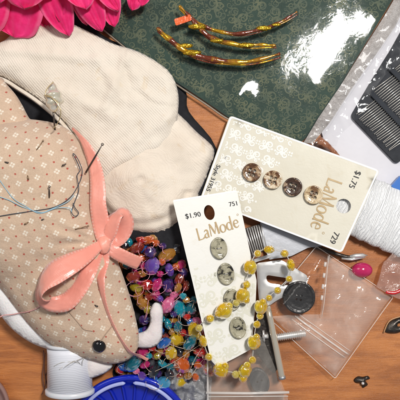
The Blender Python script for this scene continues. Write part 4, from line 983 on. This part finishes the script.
# magenta bead, second bag at right with red edge
k = MB(8); sphere(k, (362, 270, 8), 9.5, 28, (1.1, .8, .8)); tag(k.build('bead', simple('magenta_gloss', (.42, .010, .08), .15, (.55, .03, .14), 12, coat=.5)), 'smooth dark magenta bead half under the zip bag near the right edge', 'bead')
k = MB(12); k.slab([(376, 287), (384, 262), (400, 246), (430, 240), (430, 320), (404, 300), (396, 298)], top=lambda x, y, d: 13 + nz(x, y, 14, 61) * 3, bot=lambda x, y, d: 11 + nz(x, y, 14, 61) * 3, sp=3)
sb = root('plastic_pouch', 400, 275, 0, 12); tag(sb, 'crumpled rosy clear pouch with a red edge at the right border below the spool', 'bag'); k.build('film', film('rosy_film', (.88, .76, .70), .18, (.78, .58, .5), .1, (10, 2.5), 1.5, 1, .2), sb)
k = MB(14); k.tube(cr([(386, 292, 13), (394, 293, 14), (402, 290, 14), (420, 284, 14)], 5), 1.7, 10, .7); k.build('red_edge', simple('red_plastic', (.55, .015, .02), .25, coat=.4), sb)
# little dark bits on the wood
mb = MB(2); mb.pillow(cr([(354, 380), (358, 376.5), (363, 377), (368, 376), (370, 379), (366, 381), (368, 385), (363, 388), (361, 384), (356, 383)], 3, True), 3.5, 2.5, z0=1.2, low=.3, sp=.9)
sn = root('snap_fastener', 362, 381, 0, 2); tag(sn, 'tiny grey metal snap piece alone on the wood at the lower right', 'snap'); mb.build('body', darksteel, sn)
k = MB(3); sphere(k, (362.5, 383, 4.2), 1.7, 12); k.build('stud', chrome, sn)
k = MB(3); k.slab(cr([(386, 332), (390, 323), (398, 319), (410, 317), (408, 327), (398, 333)], 5, True), [circle(400, 325, 2.5, 12, 1.8, -.5)], top=lambda x, y, d: 2 + min(d, 2.5), bot=.3, sp=1.6)
ed_ = root('hook_piece', 396, 326, 0, 3); tag(ed_, 'dark metal eyelet piece on the wood at the right edge', 'eyelet'); k.build('plate', darksteel, ed_)
k = MB(3); k.tube([(x, y, 2) for x, y in cr([(384, 333), (389, 322), (398, 317.5), (412, 315)], 5)], .7, 6); k.build('rim', simple('tan_rim', (.45, .25, .12), .4), ed_)

# ------------------------------------------------------------------ clear case and crumpled film at the bottom
cs = root('plastic_case', 242, 380, 0, 14); tag(cs, 'clear plastic case with a dark button inside at the bottom, under the ivory card', 'case')
casef = film('case_plastic', (.96, .95, .94), .07, (.85, .80, .73), .1, (24, .8), 1.4, 1, .08)
k = MB(14); k.slab(roundpoly([(207, 352), (262, 336), (288, 398), (288, 420), (208, 420)], 3), top=15, bot=14, sp=8); k.build('lid', casef, cs)
k = MB(14); k.slab(roundpoly([(208, 354), (261, 338), (286, 398), (286, 418), (209, 418)], 3), top=1.6, bot=.6, sp=8); k.build('tray', casef, cs)
k = MB(15); k.tube([(206, 392.5, 16), (250, 393, 16), (289, 392, 16)], 1.4, 8); k.tube([(207.5, 353, 15.5), (208, 418, 15.5)], 1.0, 8); k.tube([(207.5, 396.5, 15.4), (288, 396, 15.4)], .6, 8); k.build('lid_rim', ridge, cs)
bt = root('button', 260, 381, 3, 8); tag(bt, 'dark grey oval button seen through the clear case at the bottom', 'button')
button(bt, 259.5, 381, 9.5, 13.5, -.35, lambda x, y, d=0: 4.5, simple('dark_grey_button', (.03, .035, .045), .35, (.07, .075, .085), 9), [(-.5, 0), (.5, 0)], name='disc', thick=4, zr=8)
k = MB(8); sphere(k, (262, 358.5, 6), 7.5, 20, (1.2, .62, .6)); tag(k.build('bead', simple('dark_brown_bead', (.09, .03, .012), .2, coat=.5)), 'dark brown oval bead inside the clear case below the bracket', 'bead')
k = MB(14)
def zcr(x, y, d=9): return 10 + nz(x, y, 13, 71) * 8 + nz(x, y, 5, 72) * 2.6
k.slab([(164, 374), (176, 368), (190, 371), (206, 364), (212, 380), (210, 420), (160, 420), (170, 396)], top=zcr, bot=lambda x, y, d: zcr(x, y) - .6, sp=1.8)
tag(k.build('crumpled_film', film('crumpled_film', (.93, .93, .94), .16, (.75, .76, .78), .06, (7, 3), 1.5, 1.8, .25)), 'crumpled clear plastic wrap between the blue dish and the clear case', 'plastic wrap')
k = MB(3); k.slab(roundpoly([(122, 262), (198, 258), (207, 330), (211, 430), (150, 430), (111, 374), (125, 345)], 6), top=lambda x, y, d: 1.2, bot=.3, sp=8); tag(k.build('cloth_gap_shade', black_knit), 'dark cloth beneath the crumpled wrap, extended as added shade under the coloured bead tangle', 'cloth')  # cloth extended under the beads to put shade into their gaps

for o in bpy.data.objects:
    if 'o_' in o: del o['o_']
# ------------------------------------------------------------------ light, camera
w = bpy.data.worlds.new('World'); scene.world = w; w.use_nodes = True
bgn = w.node_tree.nodes['Background']; bgn.inputs[0].default_value = (.88, .92, 1.0, 1); bgn.inputs[1].default_value = .23
def area(name, loc, target, size, sy, power, col):
    l = bpy.data.lights.new(name, 'AREA'); l.shape = 'RECTANGLE'; l.size = size; l.size_y = sy; l.energy = power; l.color = col
    o = bpy.data.objects.new(name, l); COL.objects.link(o); o.location = loc
    o.rotation_euler = (Vector(target) - Vector(loc)).to_track_quat('-Z', 'Y').to_euler(); return o
area('window_light', (.258, .308, .86), (0.02, 0.0, 0), .075, .175, 8.4, (1.0, .97, .93))
area('soft_fill', (-.55, .5, .9), (0, 0, 0), .5, .5, 2.4, (1.0, .95, .88))  # added soft fill from the upper left, not a lamp of the room
cam = bpy.data.cameras.new('Camera'); co = bpy.data.objects.new('Camera', cam); COL.objects.link(co); co.location = (0, 0, H * S)
cam.sensor_width = 36; cam.lens = 18 / (200 / H); cam.clip_start = .01; cam.clip_end = 20; scene.camera = co
vs = scene.view_settings; scene.display_settings.display_device = 'sRGB'; vs.view_transform = 'Standard'; vs.look = 'None'; vs.exposure = 0; vs.gamma = 1
scene.cycles.transparent_max_bounces = 24; scene.cycles.max_bounces = 8; scene.cycles.transmission_bounces = 6; scene.cycles.use_denoising = True
scene.cycles.caustics_reflective = False; scene.cycles.caustics_refractive = False
